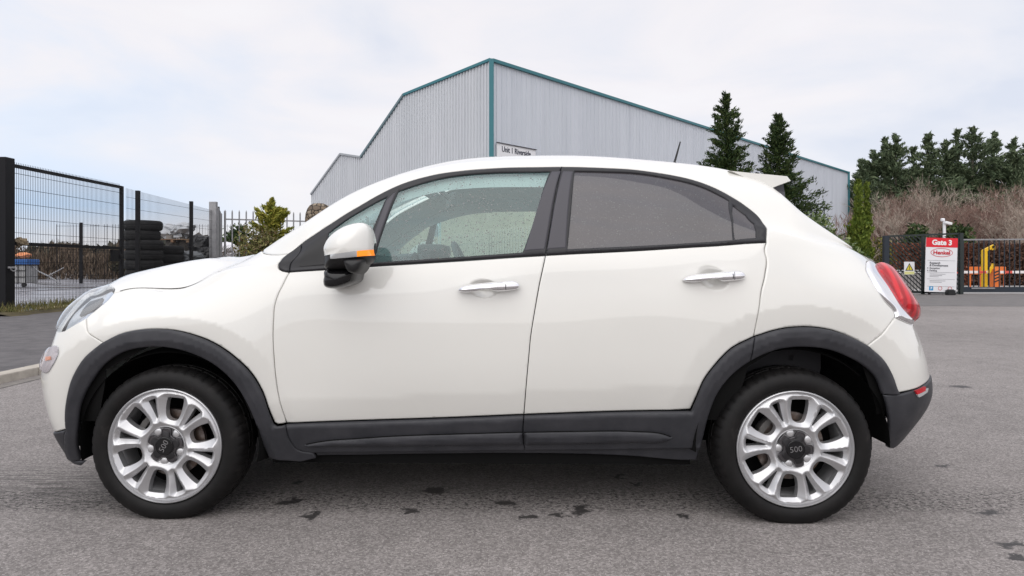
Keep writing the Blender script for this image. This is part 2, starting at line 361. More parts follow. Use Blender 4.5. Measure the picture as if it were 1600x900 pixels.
def panel(name, poly, m, parent, gap=.0018, g=.022, off=0., rnd=.006, rdepth=.003, flange=.014, holes=(), both=False, side=0, offf=None, extra=(), mirror_join=False, label=None, border_hold=True, inner=False):
    """a sheet of the body surface bounded by poly (domain coords). side 0 near, 1 far; mirror_join: both halves in one mesh"""
    P = densify(inset(densify(poly), gap)); Hs = [densify(inset(densify(h), -gap) if gap else densify(h)) for h in holes]
    x0, y0 = P.min(0); x1, y1 = P.max(0)
    xs = np.arange(x0 + g * .37, x1, g); ys = np.arange(y0 + g * .41, y1, g); gx, gy = np.meshgrid(xs, ys); gx = gx + (np.arange(gx.shape[0]) % 2)[:, None] * g * .5
    gx, gy = gx.ravel(), gy.ravel()
    k = inside(P, gx, gy)
    for h in Hs: k &= ~inside(h, gx, gy)
    gx, gy = gx[k], gy[k]
    d = dist_poly(P, gx, gy)
    for h in Hs: d = np.minimum(d, dist_poly(h, gx, gy))
    k = d > g * .45; gx, gy = gx[k], gy[k]
    for (es, et, er, eg) in extra:
        ex, ey = np.meshgrid(np.arange(es - er, es + er, eg), np.arange(et - er, et + er, eg)); ex, ey = ex.ravel(), ey.ravel()
        kk = (np.hypot(ex - es, ey - et) < er) & inside(P, ex, ey) & (dist_poly(P, ex, ey) > eg * .6)
        ok = np.hypot(gx - es, gy - et) > er + eg * .4
        gx = np.concatenate([gx[ok], ex[kk]]); gy = np.concatenate([gy[ok], ey[kk]])
    rings = [P] + Hs; pts = []; edges = []
    for r_ in rings:
        b0 = len(pts); pts += [tuple(q) for q in r_]; edges += [(b0 + i, b0 + (i + 1) % len(r_)) for i in range(len(r_))]
    nb = len(pts)
    if rnd:                                            # an extra ring just inside for the rolled edge
        for r_ in rings:
            q = inset(r_, rnd if r_ is P else -rnd)
            kk = inside(P, q[:, 0], q[:, 1]) & (dist_poly(P, q[:, 0], q[:, 1]) > rnd * .6)
            for h in Hs: kk &= ~inside(h, q[:, 0], q[:, 1]) & (dist_poly(h, q[:, 0], q[:, 1]) > rnd * .6)
            pts += [tuple(v) for v in q[kk]]
    pts += list(zip(gx, gy))
    vo, eo, fo, ov, oe, of = delaunay_2d_cdt([Vector((float(a), float(b))) for a, b in pts], edges, [], 0, 1e-7)
    V = np.array([(v.x, v.y) for v in vo]); F = np.array([f for f in fo if len(f) == 3])
    cen = V[F].mean(1); k = inside(P, cen[:, 0], cen[:, 1])
    for h in Hs: k &= ~inside(h, cen[:, 0], cen[:, 1])
    F = F[k]
    dd = dist_poly(P, V[:, 0], V[:, 1])
    for h in Hs: dd = np.minimum(dd, dist_poly(h, V[:, 0], V[:, 1]))
    hold = np.zeros(len(V), bool)                      # centreline borders: no roll
    for ax, hi in ((0, SI[-1]), (1, TJ[-1])):
        for v in (0, hi):
            if ax == 1 and v == 0: continue
            hold |= np.abs(V[:, ax] - v) < 1e-4
    X = Fs(V[:, 0], V[:, 1]); N = Fn(V[:, 0], V[:, 1])
    o = np.full(len(V), off)
    if offf is not None: o = o + offf(V[:, 0], V[:, 1])
    near = (dd < 1e-4) & ~hold
    N2 = N.copy()
    if offf is not None:
        e = 2e-3
        def D_(a, b_):
            a = np.clip(a, 0, SI[-1]); b_ = np.clip(b_, 0, TJ[-1]); return Fs(a, b_) + Fn(a, b_) * (offf(a, b_))[:, None]
        N2 = np.cross(D_(V[:, 0] + e, V[:, 1]) - D_(V[:, 0] - e, V[:, 1]), D_(V[:, 0], V[:, 1] + e) - D_(V[:, 0], V[:, 1] - e))
        N2 /= np.linalg.norm(N2, axis=1, keepdims=True) + 1e-12; N2 *= np.sign((N2 * N).sum(1, keepdims=True))
    if rnd and rdepth:
        o = o - np.where(near, rdepth, 0)
        # tilt normals on the border for a soft rolled highlight
        for r_, sg in [(P, 1)] + [(h, -1) for h in Hs]:
            dr = dist_poly(r_, V[:, 0], V[:, 1]); kk = np.where((dr < 1e-4) & ~hold)[0]
            if area(r_) < 0: r_ = r_[::-1]
            for i in kk:
                j = int(np.argmin(((r_ - V[i]) ** 2).sum(1))); tv = r_[(j+1) % len(r_)] - r_[j-1]; nv = np.array([tv[1], -tv[0]]) * sg; nv /= np.linalg.norm(nv) + 1e-9
                a3 = Fs([V[i, 0] + nv[0]*.002], [V[i, 1] + nv[1]*.002])[0] - X[i]; l_ = np.linalg.norm(a3)
                if l_ > 1e-6: n3 = N2[i] + a3 / l_ * .9; N2[i] = n3 / np.linalg.norm(n3)
    Pn = X + N * o[:, None]
    verts = Pn - np.array([XC, YC, 0]); faces = [tuple(f) for f in F]
    # orient
    a, b, c = verts[F[:, 0]], verts[F[:, 1]], verts[F[:, 2]]
    sg = (np.cross(b - a, c - a) * N[F[:, 0]]).sum(1).sum()
    if sg < 0: faces = [f[::-1] for f in faces]
    # flange: boundary edges go inward
    if flange:
        from collections import Counter
        ec = {}
        for f in faces:
            for q in range(3):
                e = (f[q], f[(q+1) % 3]); ec.setdefault(tuple(sorted(e)), []).append(e)
        bd = [v[0] for v in ec.values() if len(v) == 1 and not (hold[v[0][0]] and hold[v[0][1]])]
        mp_ = {}; vl = [tuple(v) for v in verts]; nl = [] if N2 is None else [tuple(n) for n in N2]
        for e in bd:
            for i in e:
                if i not in mp_:
                    mp_[i] = len(vl); vl.append(tuple(verts[i] - N[i] * flange))
                    if N2 is not None: nl.append(tuple(N2[i] * .3 + N[i] * 0 + (N2[i] - N[i])))
        for e in bd: faces.append((e[1], e[0], mp_[e[0]], mp_[e[1]]))
        verts = np.array(vl)
        if N2 is not None: N2 = np.array(nl); N2 /= np.linalg.norm(N2, axis=1, keepdims=True) + 1e-9
    def mk(vv, ff, nn, par): 
        ob = mesh(name, vv, ff, m, par, smooth=True, normals=nn)
        if label: ob['label'] = label
        return ob
    fl = np.array([1, -1, 1])
    if mirror_join:
        n0 = len(verts); vv = np.concatenate([verts, verts * fl]); ff = faces + [tuple(i + n0 for i in f[::-1]) for f in faces]
        nn = None if N2 is None else np.concatenate([N2, N2 * fl])
        return mk(vv, ff, nn, parent)
    outs = []
    if side in (0, 2): outs.append(mk(verts, faces, N2, parent))
    if side in (1, 2): outs.append(mk(verts * fl, [f[::-1] for f in faces], None if N2 is None else N2 * fl, parent))
    return outs[0] if len(outs) == 1 else outs
# ------------------------------------------------------------------ car materials
def paint(name, col):
    m = mat(name, col, .32, 0, .5, coat=1.0); m.node_tree.nodes['Principled BSDF'].inputs['Coat Roughness'].default_value = .02; m.node_tree.nodes['Principled BSDF'].inputs['Coat IOR'].default_value = 1.7; b = use(m); o = objc()
    n = noise(2.2, 5, .6, o); LK(ramp(n, [(.3, tuple(c * .975 for c in col)), (.7, col)]), b.inputs['Base Color']); return m
M_white = paint('white_paint', (.75, .742, .700))
M_clad = mat('grey_cladding_plastic', (.045, .046, .052), .48, 0, .45); b = use(M_clad); o = objc()
LK(ramp(noise(9, 6, .65, o), [(.35, (.026, .027, .032)), (.68, (.042, .042, .048))]), b.inputs['Base Color']); bump(b, noise(900, 2, .5, o), .08, .001)
LK(ramp(noise(14, 6, .7, o), [(.3, (.40,) * 3), (.75, (.60,) * 3)]), b.inputs['Roughness'])
M_trim = mat('black_window_trim', (.015, .015, .018), .42, 0, .5)
M_app = mat('grey_pillar_applique', (.055, .053, .064), .32, 0, .5)
M_blk = mat('black_plastic', (.012, .012, .013), .45, 0, .5)
M_gloss = mat('gloss_black', (.008, .008, .009), .12, 0, .5)
M_dark = mat('dark_underside', (.008, .008, .008), .95, 0, .1)
M_chrome = mat('chrome', (.86, .86, .88), .09, 1.0)
M_lin = mat('pale_grey_interior_lining', (.45, .47, .47), .85, 0, .2)
M_seat = mat('dark_grey_seat_fabric', (.06, .06, .065), .9, 0, .2)
M_dash = mat('dark_dashboard', (.06, .065, .068), .6, 0, .35)
M_alloy = mat('silver_alloy', (.56, .56, .57), .36, .7, .5)
M_alloy.node_tree.nodes['Principled BSDF'].inputs['Coat Weight'].default_value = .5; M_alloy.node_tree.nodes['Principled BSDF'].inputs['Coat Roughness'].default_value = .15
M_cap = mat('dark_grey_hub_cap', (.028, .027, .029), .35, .3, .5)
M_capring = mat('grey_hub_ring', (.10, .095, .10), .3, .7, .5)
M_tyre = mat('tyre_rubber', (.018, .018, .019), .55, 0, .28); b = use(M_tyre); o = objc()
LK(ramp(noise(11, 6, .65, o), [(.35, (.005, .005, .005)), (.6, (.010, .009, .009)), (.8, (.028, .026, .024))]), b.inputs['Base Color']); bump(b, noise(120, 3, .6, o), .15, .002)
M_capdig = mat('badge_metal', (.45, .45, .46), .25, .9)
M_disc = mat('brake_disc_steel', (.20, .16, .14), .45, .8); b = use(M_disc); LK(ramp(noise(14, 4, .6, objc()), [(.4, (.10, .07, .055)), (.65, (.26, .24, .23))]), b.inputs['Base Color'])
def glassmat(name, tint, haze, hazecol, fres=1.5, drops=True, rough=.0, dcol=(.04, .045, .045), dens=.5):
    m = bpy.data.materials.new(name); m.use_nodes = True; t = m.node_tree; t.nodes.clear()
    global nt, NN, LK
    nt = t; NN = t.nodes.new; LK = t.links.new
    tr = NN('ShaderNodeBsdfTransparent'); tr.inputs[0].default_value = (*tint, 1)
    df = NN('ShaderNodeBsdfDiffuse'); df.inputs[0].default_value = (*hazecol, 1)
    gl = NN('ShaderNodeBsdfGlossy'); gl.inputs['Roughness'].default_value = rough; gl.inputs[0].default_value = (1, 1, 1, 1)
    o = objc()
    hz = ramp(noise(3.0, 5, .6, o), [(.35, (haze * .8,) * 3), (.7, (min(haze * 1.25, 1),) * 3)])
    m1 = NN('ShaderNodeMixShader'); LK(hz, m1.inputs[0]); LK(tr.outputs[0], m1.inputs[1]); LK(df.outputs[0], m1.inputs[2]); base = m1.outputs[0]
    gi = NN('ShaderNodeNewGeometry'); dp_ = NN('ShaderNodeVectorMath'); dp_.operation = 'DOT_PRODUCT'; LK(gi.outputs['Incoming'], dp_.inputs[0]); LK(gi.outputs['Normal'], dp_.inputs[1])
    fr_o = mth('ADD', .042, mth('MULTIPLY', mth('POWER', mth('SUBTRACT', 1., mth('ABSOLUTE', dp_.outputs['Value'])), 5.), .95))
    if drops:      # raindrops: two sizes, clustered, each a small dark lens with a bump
        def dl(scale, r0, thr, off):
            v = NN('ShaderNodeTexVoronoi'); v.inputs['Scale'].default_value = scale; LK(mapping(o, (1, 1, 1), (0, 0, off)), v.inputs['Vector'])
            sp = NN('ShaderNodeSeparateColor'); LK(v.outputs['Color'], sp.inputs[0])
            rad = mth('MULTIPLY', sp.outputs[1], r0)
            body = mth('LESS_THAN', v.outputs['Distance'], rad)
            clus = mth('GREATER_THAN', mth('MULTIPLY', noise(5.5, 3, .6, mapping(o, (1, 1, 1), (0, 0, 0), (off, 0, 0))), sp.outputs[0]), thr)
            return mth('MULTIPLY', body, clus), v.outputs['Distance']
        a, da = dl(95, .42, .30 - .08 * dens, .3); b2, db = dl(210, .40, .30 - .1 * dens, 1.7)
        dm = mth('MAXIMUM', a, b2)
        dd = NN('ShaderNodeBsdfPrincipled'); dd.inputs['Base Color'].default_value = (*dcol, 1); dd.inputs['Roughness'].default_value = .08
        bp = NN('ShaderNodeBump'); bp.inputs['Strength'].default_value = .8; bp.inputs['Distance'].default_value = .003; LK(mth('MULTIPLY', da, -1.), bp.inputs['Height']); LK(bp.outputs[0], dd.inputs['Normal'])
        m2 = NN('ShaderNodeMixShader'); LK(mth('MULTIPLY', dm, .8), m2.inputs[0]); LK(base, m2.inputs[1]); LK(dd.outputs[0], m2.inputs[2]); base = m2.outputs[0]
    m3 = NN('ShaderNodeMixShader'); LK(mth('MULTIPLY', fr_o, 1.5, True), m3.inputs[0]); LK(base, m3.inputs[1]); LK(gl.outputs[0], m3.inputs[2])
    ou = NN('ShaderNodeOutputMaterial'); LK(m3.outputs[0], ou.inputs[0]); return m
M_glf = glassmat('tinted_clear_glass', (.80, .94, .915), .11, (.32, .60, .60))
M_glr = glassmat('privacy_glass', (.045, .045, .05), .90, (.066, .060, .067), fres=1.5, dcol=(.02, .02, .022), dens=.9)
M_glw = glassmat('clear_windscreen_glass', (.72, .90, .88), .03, (.5, .7, .7), drops=False)
def lens(name, col, rough=.05):
    m = mat(name, col, rough, 0, .6, coat=1.); return m
M_red = mat('red_lamp_lens', (.60, .012, .022), .22, 0, .4, coat=.5)
b = use(M_red); o = objc(); wv = NN('ShaderNodeTexWave'); wv.inputs['Scale'].default_value = 9; wv.inputs['Distortion'].default_value = 2; LK(o, wv.inputs['Vector'])
LK(ramp(wv.outputs[0], [(.2, (.34, .003, .008)), (.8, (.60, .012, .02))]), b.inputs['Base Color'])
b.inputs['Subsurface Weight'].default_value = 0
M_amber = mat('lit_amber_lens', (.9, .30, .02), .15, 0, .5, coat=1., emis=((1.0, .22, .01), .55))
M_amber2 = mat('amber_bulb', (.85, .28, .08), .3, 0, .5)
M_lampclear = glassmat('clear_lamp_lens', (.86, .88, .90), .15, (.75, .77, .80), fres=1.45, drops=False)
M_lampgrey = mat('grey_lamp_reflector', (.62, .64, .65), .25, .45)
M_pink = glassmat('clear_lens_pinkish', (.88, .84, .85), .16, (.78, .72, .74), fres=1.45, drops=False)
M_refl = mat('red_reflector', (.55, .01, .02), .15, 0, .6)
M_hood = M_white
# ------------------------------------------------------------------ car root
ctr = np.array([OX + XC * CT + YC * ST, OY - XC * ST + YC * CT, 0])
car = empty('parked_car', tuple(ctr), -TH, label='white compact crossover car with black wheel arch cladding parked side on in the foreground', cat='car')
def H(pts, n=10):
    o = []
    for a, b in zip(pts[:-1], pts[1:]):
        for k in range(n): u = k / n; o.append(st(a[0] + (b[0]-a[0]) * u, a[1] + (b[1]-a[1]) * u))
    o.append(st(*pts[-1])); return np.array(o)
c = lambda *p, **k: curve(list(p), **k)
# shared curves (near side, traced)
dlo_low = c((452.5, 425.3), (503, 422), (580, 416.5), (655, 411.8), (731, 407), (790, 403), (851.5, 399.2))
dlo_low2 = c((853, 399), (1000, 391.3), (1100, 385), (1196.5, 379))
Bgap = c((852.3, 399.3), (841, 454), (830, 520), (826, 560), (822, 605), (818.6, 649.5))
Bgap2 = c((818.6, 649.5), (817, 671), (818, 690), (820, 702), n=3)
Agap = c((451.5, 426), (442.7, 443), (433.8, 461), (428.4, 480), (427, 500), (428, 560), (434, 615.6), (446.4, 663.5))
Agap2 = c((446.4, 663.5), (454.7, 688), (466, 701), (489.5, 706), n=4)
wbot1 = c((446.4, 663.5), (642, 656.5), (818.6, 649.5), n=8)
wbot2 = c((818.6, 649.5), (939, 645.2), (1080, 643), n=8)
Cgap = c((1197.5, 379.5), (1195, 392.5), (1198, 405), (1196, 427.5), (1190, 454), (1185, 490), (1179, 526))
Rarch_a = c((1179, 526), (1143, 545), (1118.5, 570), (1100.5, 594.5), (1089, 621.5), (1080, 643))
Rarch_b = c((1179, 526), (1217.5, 514.5), (1258, 510.5), (1296, 514.6), (1330, 526), (1358.5, 541))
Rarch_c = c((1358.5, 541), (1382, 563), (1395, 585.5), (1404, 610), (1407, 616), n=5)
Rin = c((1098, 689), (1107, 653), (1121, 617), (1143, 588), (1173, 565), (1217, 546.5), (1262, 542.7), (1300, 548), (1326, 558), (1350, 571), (1370, 590), (1381, 617))
Farch = c((103, 672), (101, 647), (104.7, 617), (114.5, 585.6), (131.6, 558.7), (158.5, 536))
Farch_b = c((158.5, 536), (192.7, 519.8), (227, 513.8), (261, 514.2), (298, 522), (334.5, 536.7), (366, 558.7), (391, 583), (410, 615), (419, 642), (427, 663))
Fin = c((124, 720), (119, 700), (119, 671), (123, 637), (139, 600), (163, 568.5), (192.7, 550), (227, 542.8), (261, 543.5), (298, 552.6), (334.5, 571), (364, 598), (383, 627), (398, 661), (410, 695), (420, 717))
bgapF = c((158.5, 536), (150, 530), (137, 519), (134.5, 508), (134, 497))
hl_edge = c((134, 497), (150, 483), (166, 470), (176, 458.5))
hl_edge0 = c((100, 517), (116, 507), (134, 497))
hl_top = c((176, 458.5), (178, 451), (172, 446.5), n=4)
hoodgap = c((176, 458.5), (252.5, 451), (302.5, 445), ('c', 5.55, 6.0), ('c', 5.82, 6.12), ('c', 6.02, 6.42), ('c', 6.17, 6.85), ('c', 6.3, 7.2))
dlo_front = c((451.5, 425.6), (441, 423.5), (434.7, 413), (437, 408.5), (444.5, 400), (449.4, 396.2), n=4)
dlo_up = c((449.4, 396.2), (471, 380), (499.5, 360.5), (528, 341.8), (556, 324.5), (585, 307.5), (620, 290), (672.5, 273.7), (710, 267.5), (760, 263), (800, 261), (875, 260), (950, 262), (1000, 265.5), (1050, 273), (1100, 286), (1140, 305), (1165, 321), (1185, 337.5), (1194, 350), (1198, 365), (1197.5, 379.5))
bgapR = c((1358.5, 541), (1378, 523), (1390, 508), (1399, 496), n=4)
tl_edge = c((1399, 496), (1398, 488.7), (1381, 468), (1366, 445), (1355, 426), (1354, 415), ('c', 15.22, 4.96), ('c', 15.5, 5.04), ('c', 15.8, 5.05))
tl_low = c((1399, 496), (1411, 501.5), (1424, 507), n=4)
apb = c((449.4, 396.2), (432, 397.8), ('c', 6.5, 6.75), ('c', 6.45, 7.1), n=4)
scr_row = [(6.9, 7.18), (7.5, 7.22), (8.3, 7.25), (9.0, 7.35), (9.15, 8), (9.12, 9)]
rear_row = [(15.8, 5.05), (15.7, 6.1), (15.3, 7.15), (14, 7.12), (13.25, 7.15), (13.2, 8), (13.2, 9)]
P = {}
near_dish = [(pick(756, 450.5), .062, .046), (pick(1114, 434.5), .062, .046)]
def under(s, t):
    return -.011 * np.clip(1 - dist_poly(Rarch_all, s, t, False) / .085, 0, 1) - .011 * np.clip(1 - dist_poly(Farch_all, s, t, False) / .085, 0, 1) - .011 * np.clip(1 - dist_poly(wb_all, s, t, False) / .105, 0, 1)
Rarch_all = np.concatenate([Rarch_a[::-1], Rarch_b, Rarch_c])[::2]; Farch_all = np.concatenate([Farch, Farch_b])[::2]; wb_all = np.concatenate([wbot1, wbot2])[::3]
def dish(s, t):
    o = np.zeros(len(s))
    for (a, b_), rx, rz in near_dish:
        d = ((s - a) / rx) ** 2 + ((t - b_) / rz) ** 2; o -= .022 * np.clip(1 - d, 0, 1) ** 1.35
    return o + under(s, t)
ex = [(a[0], a[1], 0.085, .005) for a, _, _ in near_dish]
# front door
panel('door', join(dlo_low, Bgap, wbot1[::-1], Agap[::-1]), M_white, car, offf=dish, extra=ex[:1], side=2)
panel('door', join(dlo_low2, Cgap, Rarch_a, wbot2[::-1], Bgap[::-1]), M_white, car, offf=dish, extra=ex[1:], side=2)
sillb = c((489.5, 706), (620, 704.5), (820, 702), n=5); sillb2 = c((820, 702), (960, 701), (1094, 699.5), n=5)
mould_up = [(474, 692), (490, 688.5), (511.7, 685), (560, 681.5), (614, 678), (715, 674.5), (817.5, 671.8)]
mould_lo = [(817.5, 693), (700, 694.5), (560, 696), (481, 696)]
mo = c(*mould_up); ml = c(*mould_lo)
mo2 = c((818.5, 672), (911, 670.5), (994, 671), (1036, 675), (1053, 681.5)); ml2 = c((1053, 681.5), (1039, 688), (985, 690), (911, 692), (819, 693))
mp1, mp2 = join(mo, ml), join(mo2, ml2)
def cladoff(outer, inner, mps=()):
    def f(s, t):
        do = np.minimum.reduce([dist_poly(q, s, t, False) for q in outer]); o = .011 * np.clip(do / .016, 0, 1) ** .5
        if inner is not None:
            di = dist_poly(inner, s, t, False); o -= .014 * np.clip(1 - di / .034, 0, 1)
        for q in mps:
            ins = inside(q, s, t); d = dist_poly(q, s, t); o += np.where(ins, .007 * np.clip(d / .012, 0, 1), -.003 * np.clip(1 - d / .004, 0, 1))
        return o
    return f
sil1 = join(wbot1, Bgap2, sillb[::-1], Agap2[::-1])
panel('door_cladding', sil1, M_clad, car, g=.012, off=.001, offf=cladoff([wbot1], None), side=2)
panel('door_cladding', join(wbot2, Rarch_a[::-1], c((1179, 526), (1173, 565), n=3), Rin[24:0:-1] if False else Rin[:25][::-1], c((1098, 689), (1094, 699.5), n=2), sillb2[::-1], Bgap2[::-1]), M_clad, car, g=.012, off=.001, offf=cladoff([wbot2, Rarch_a], Rin), side=2)
def mould(q): return lambda s, t: .011 * np.clip(dist_poly(q, s, t) / .02, 0, 1) ** .7
panel('sill_moulding', mp1, M_clad, car, g=.01, off=.016, gap=.003, rnd=.005, rdepth=.005, flange=.012, side=2, offf=mould(mp1))
panel('sill_moulding', mp2, M_clad, car, g=.01, off=.016, gap=.003, rnd=.005, rdepth=.005, flange=.012, side=2, offf=mould(mp2))
panel('sill', join(c((489.5, 706), (495, 714), n=2), c((495, 714), (860, 710.5), (911, 711.5), (980, 714), (1064, 721), (1089, 721), n=4), c((1089, 721), (1094, 699.5), n=2), sillb2[::-1], sillb[::-1]), M_clad, car, g=.02, off=-.006, side=2)
panel('arch_cladding', join(Farch, Farch_b, c((427, 663), (433, 666), (446.4, 663.5), n=2), Agap2, c((489.5, 706), (495, 714), (420, 717), n=2), Fin[::-1], c((124, 720), (110, 716), (103, 690), (103, 672), n=3)), M_clad, car, g=.012, off=.001, offf=cladoff([Farch, Farch_b], Fin), side=2)
panel('arch_cladding', join(Rarch_b, Rarch_c, c((1407, 616), (1381, 617), n=2), Rin[25:][::-1], c((1173, 565), (1179, 526), n=2)), M_clad, car, g=.012, off=.001, offf=cladoff([Rarch_b, Rarch_c], Rin), side=2)
# fender, body side, bumpers, hood, tailgate

hoodfront = H([(0, 5.0), (1.2, 5.05), (1.9, 5.3), (2.2, 5.6), (2.7, 6.05)])
panel('fender', join(hl_edge, hoodgap, H([(6.30, 7.2), (6.45, 7.1)], 3), apb[::-1], dlo_front[::-1], Agap, c((446.4, 663.5), (433, 666), (427, 663), n=2), Farch_b[::-1], bgapF), M_white, car, gap=.0025, side=2, offf=under, g=.016)
panel('bonnet', join(hoodfront, hl_top[::-1], hoodgap, H([(6.30, 7.2), (6.2, 8), (6.2, 9)]), H([(6.2, 9), (0, 9)], 60), H([(0, 9), (0, 5)], 20)), M_white, car, gap=.0045, off=.001, mirror_join=True)
panel('bumper', join(Farch, bgapF, hl_edge0[::-1], H([(3.0, 3.45), (2.6, 3.5), (2.1, 4.0), (1.9, 4.8), (1.9, 5.3)], 5), H([(1.2, 5.05), (0, 5.0)], 6), H([(0, 5), (0, .6)], 20), H([(0, .6), (2, .6), (3.0, .74)], 8), c((103, 672), n=1)), M_white, car, mirror_join=True, offf=under)
panel('lower_grille', join(H([(0, .75), (1.25, .75), (1.35, 1.1), (1.2, 1.75), (0, 1.75)], 6), H([(0, 1.75), (0, .75)], 6)), M_blk, car, gap=0, off=.003, mirror_join=True, label='black lower grille across the front bumper')
panel('bumper_lip', join(H([(0, 0), (3.3, 0)], 20), c((134, 721.5), (124, 720), (110, 716), (103, 690), (103, 672), n=3), H([(3.0, .74), (2, .6), (0, .6)], 8), H([(0, .6), (0, 0)], 4)), M_clad, car, off=.006, mirror_join=True)
panel('body_shell', join(apb[::-1], dlo_up, Cgap, Rarch_b, bgapR, tl_edge, H(rear_row), H([(13.2, 9), (9.12, 9)], 60), H(scr_row[::-1])), M_white, car, g=.014, mirror_join=True, offf=under)
tl_hid = [(16.1, 3.2), (16.35, 3.5), (16.5, 4.2), (16.45, 4.8), (16.2, 5.0), (15.8, 5.05)]
panel('rear_bumper', join(bgapR, tl_low, H([(16.1, 3.2), (18, 3.2)]), H([(18, 3.2), (18, 1.7)], 10), H([(18, 1.7), (16.5, 1.65), (15.4, 1.69)]), c((1444, 601), (1428, 609), (1409, 614.5), n=3), Rarch_c[::-1]), M_white, car, mirror_join=True, offf=under)
panel('rear_bumper_lip', join(c((1407, 616), (1428, 609.7), (1444, 601.7), n=3), H([(15.4, 1.69), (16.5, 1.65), (18, 1.7)]), H([(18, 1.7), (18, 0)], 10), H([(18, 0), (14.8, 0)], 20), c((1386, 699), (1388, 678), (1388.5, 652), (1385, 630), (1381, 617), n=4)), M_clad, car, off=.005, mirror_join=True)
panel('tailgate', join(H([(18, 3.2), (16.1, 3.2)]), H(tl_hid), H(rear_row), H([(13.2, 9), (13.3, 9), (13.3, 8), (13.35, 7.3), (14, 7.25), (14.9, 7.3), (15.1, 8), (15.1, 9)]), H([(15.1, 9), (18, 9)], 20), H([(18, 9), (18, 3.2)], 20)), M_white, car, mirror_join=True)
panel('windscreen', join(H([(6.3, 9), (6.4, 8), (6.85, 7.3), (7.5, 7.28), (8.3, 7.3), (8.95, 7.4), (9.1, 8), (9.05, 9)]), H([(9.05, 9), (6.3, 9)], 30)), M_glw, car, off=-.004, flange=0, mirror_join=True)
panel('rear_screen', join(H([(13.3, 9), (13.3, 8), (13.35, 7.3), (14, 7.25), (14.9, 7.3), (15.1, 8), (15.1, 9)]), H([(15.1, 9), (13.3, 9)], 20)), M_gloss, car, off=-.003, flange=0, mirror_join=True)
# reflector in the rear bumper
panel('rear_reflector', c((1427, 610.3), (1434, 607.5), (1442, 603.5), (1441.5, 609.5), (1429.5, 615.5), n=1, closed=True, smooth=False), M_refl, car, off=.012, gap=0, rnd=0, flange=.01, side=2)
panel('reflector_trim', c((1429.5, 616), (1441.5, 610), (1446, 606), (1445, 611.5), (1432, 620), n=1, closed=True, smooth=False), M_lampgrey, car, off=.0115, gap=0, rnd=0, flange=.01, side=2)
# window surround with glass openings
Fg = c((622.5, 298.7), (674.5, 282.4), (731, 273), (788, 269.7), (858.7, 268.2), n=6); Fg2 = c((858.7, 268.2), (837, 333), (816, 394), n=3); Fg3 = c((816, 394), (701, 402), (584, 410), n=5); Fg4 = c((584, 410), (600, 356), (622.5, 298.7), n=4)
Qg = c((513, 364), (535, 347.5), (560, 331.5), (582, 319), (603, 308.5), n=4); Qg2 = c((603, 308.5), (582, 357), (562, 411), n=3); Qg3 = c((562, 411), (514, 414), (513, 364), n=3, smooth=False)
Rg = c((898.7, 267.7), (950, 268.7), (1000, 271.3), (1050, 279.5), (1100, 293), (1139, 312.5), n=6); Rg2 = c((1139, 312.5), (1143, 345), (1145, 374.5), n=3); Rg3 = c((1145, 374.5), (1100, 378), (887.5, 388.8), n=5); Rg4 = c((887.5, 388.8), (893, 330), (898.7, 267.7), n=4)
Rq = c((1146.5, 321), (1165, 335), (1178, 348.5), (1181, 360), (1181, 371), (1149, 374), (1147, 345), n=1, closed=True, smooth=False)
FG, QG, RG = join(Fg, Fg2, Fg3, Fg4), join(Qg, Qg2, Qg3), join(Rg, Rg2, Rg3, Rg4)
lip = [dlo_up, dlo_low, dlo_low2, dlo_front]
def trimoff(s, t):
    d = np.minimum.reduce([dist_poly(q, s, t, False) for q in lip]); return .004 * np.clip(1 - np.abs(d - .014) / .016, 0, 1)
iB = int(np.argmin(((dlo_up - np.array(pick(877.5, 260))) ** 2).sum(1))); iA = int(np.argmin(((dlo_up - np.array(pick(471.5, 380))) ** 2).sum(1)))
BT = c((877.8, 260.3), (865, 327), (852.5, 399), n=4); AT = c((471, 380.5), (462, 402), (453, 425), n=4)
panel('window_trim', join(dlo_up[iA:iB+1], BT, dlo_low[::-1], AT[::-1]), M_trim, car, g=.014, off=.0, offf=trimoff, holes=[FG, QG], side=2, rdepth=.002, flange=.01)
panel('window_trim', join(dlo_up[iB:], dlo_low2[::-1], BT[::-1]), M_trim, car, g=.014, off=.0, offf=trimoff, holes=[RG, Rq], side=2, rdepth=.002, flange=.01)
panel('window_trim', join(dlo_front, dlo_up[:iA+1], AT), M_trim, car, g=.014, off=.0, offf=trimoff, side=2, rdepth=.002, flange=.01)
panel('sail_panel', c((479, 386), (500, 372), (511, 365), (511, 413), (468, 416.5), n=1, closed=True, smooth=False), M_gloss if False else M_blk, car, off=.003, gap=0, rnd=0, flange=.004, side=2)
panel('pillar_panel', c((862, 268), (876.6, 267.5), (851.5, 391), (818.5, 393.3), n=1, closed=True, smooth=False), M_app, car, off=.004, gap=.001, side=2, flange=.006)
panel('pillar_panel', c((879.6, 267.3), (895.5, 267.9), (884.5, 388.6), (854.2, 391), n=1, closed=True, smooth=False), M_app, car, off=.004, gap=.001, side=2, flange=.006)
panel('pillar_panel', c((603, 314), (614, 303), (619, 300), (582, 407.5), (571, 408), n=1, closed=True, smooth=False), M_app, car, off=.004, gap=.001, side=2, flange=.006)
gk = dict(gap=-.003, off=-.006, flange=0, rnd=0, side=2)
panel('side_window', FG, M_glf, car, **gk); panel('quarter_window', QG, M_glf, car, **gk)
panel('side_window', RG, M_glr, car, **gk); panel('quarter_window', Rq, M_glr, car, **gk)
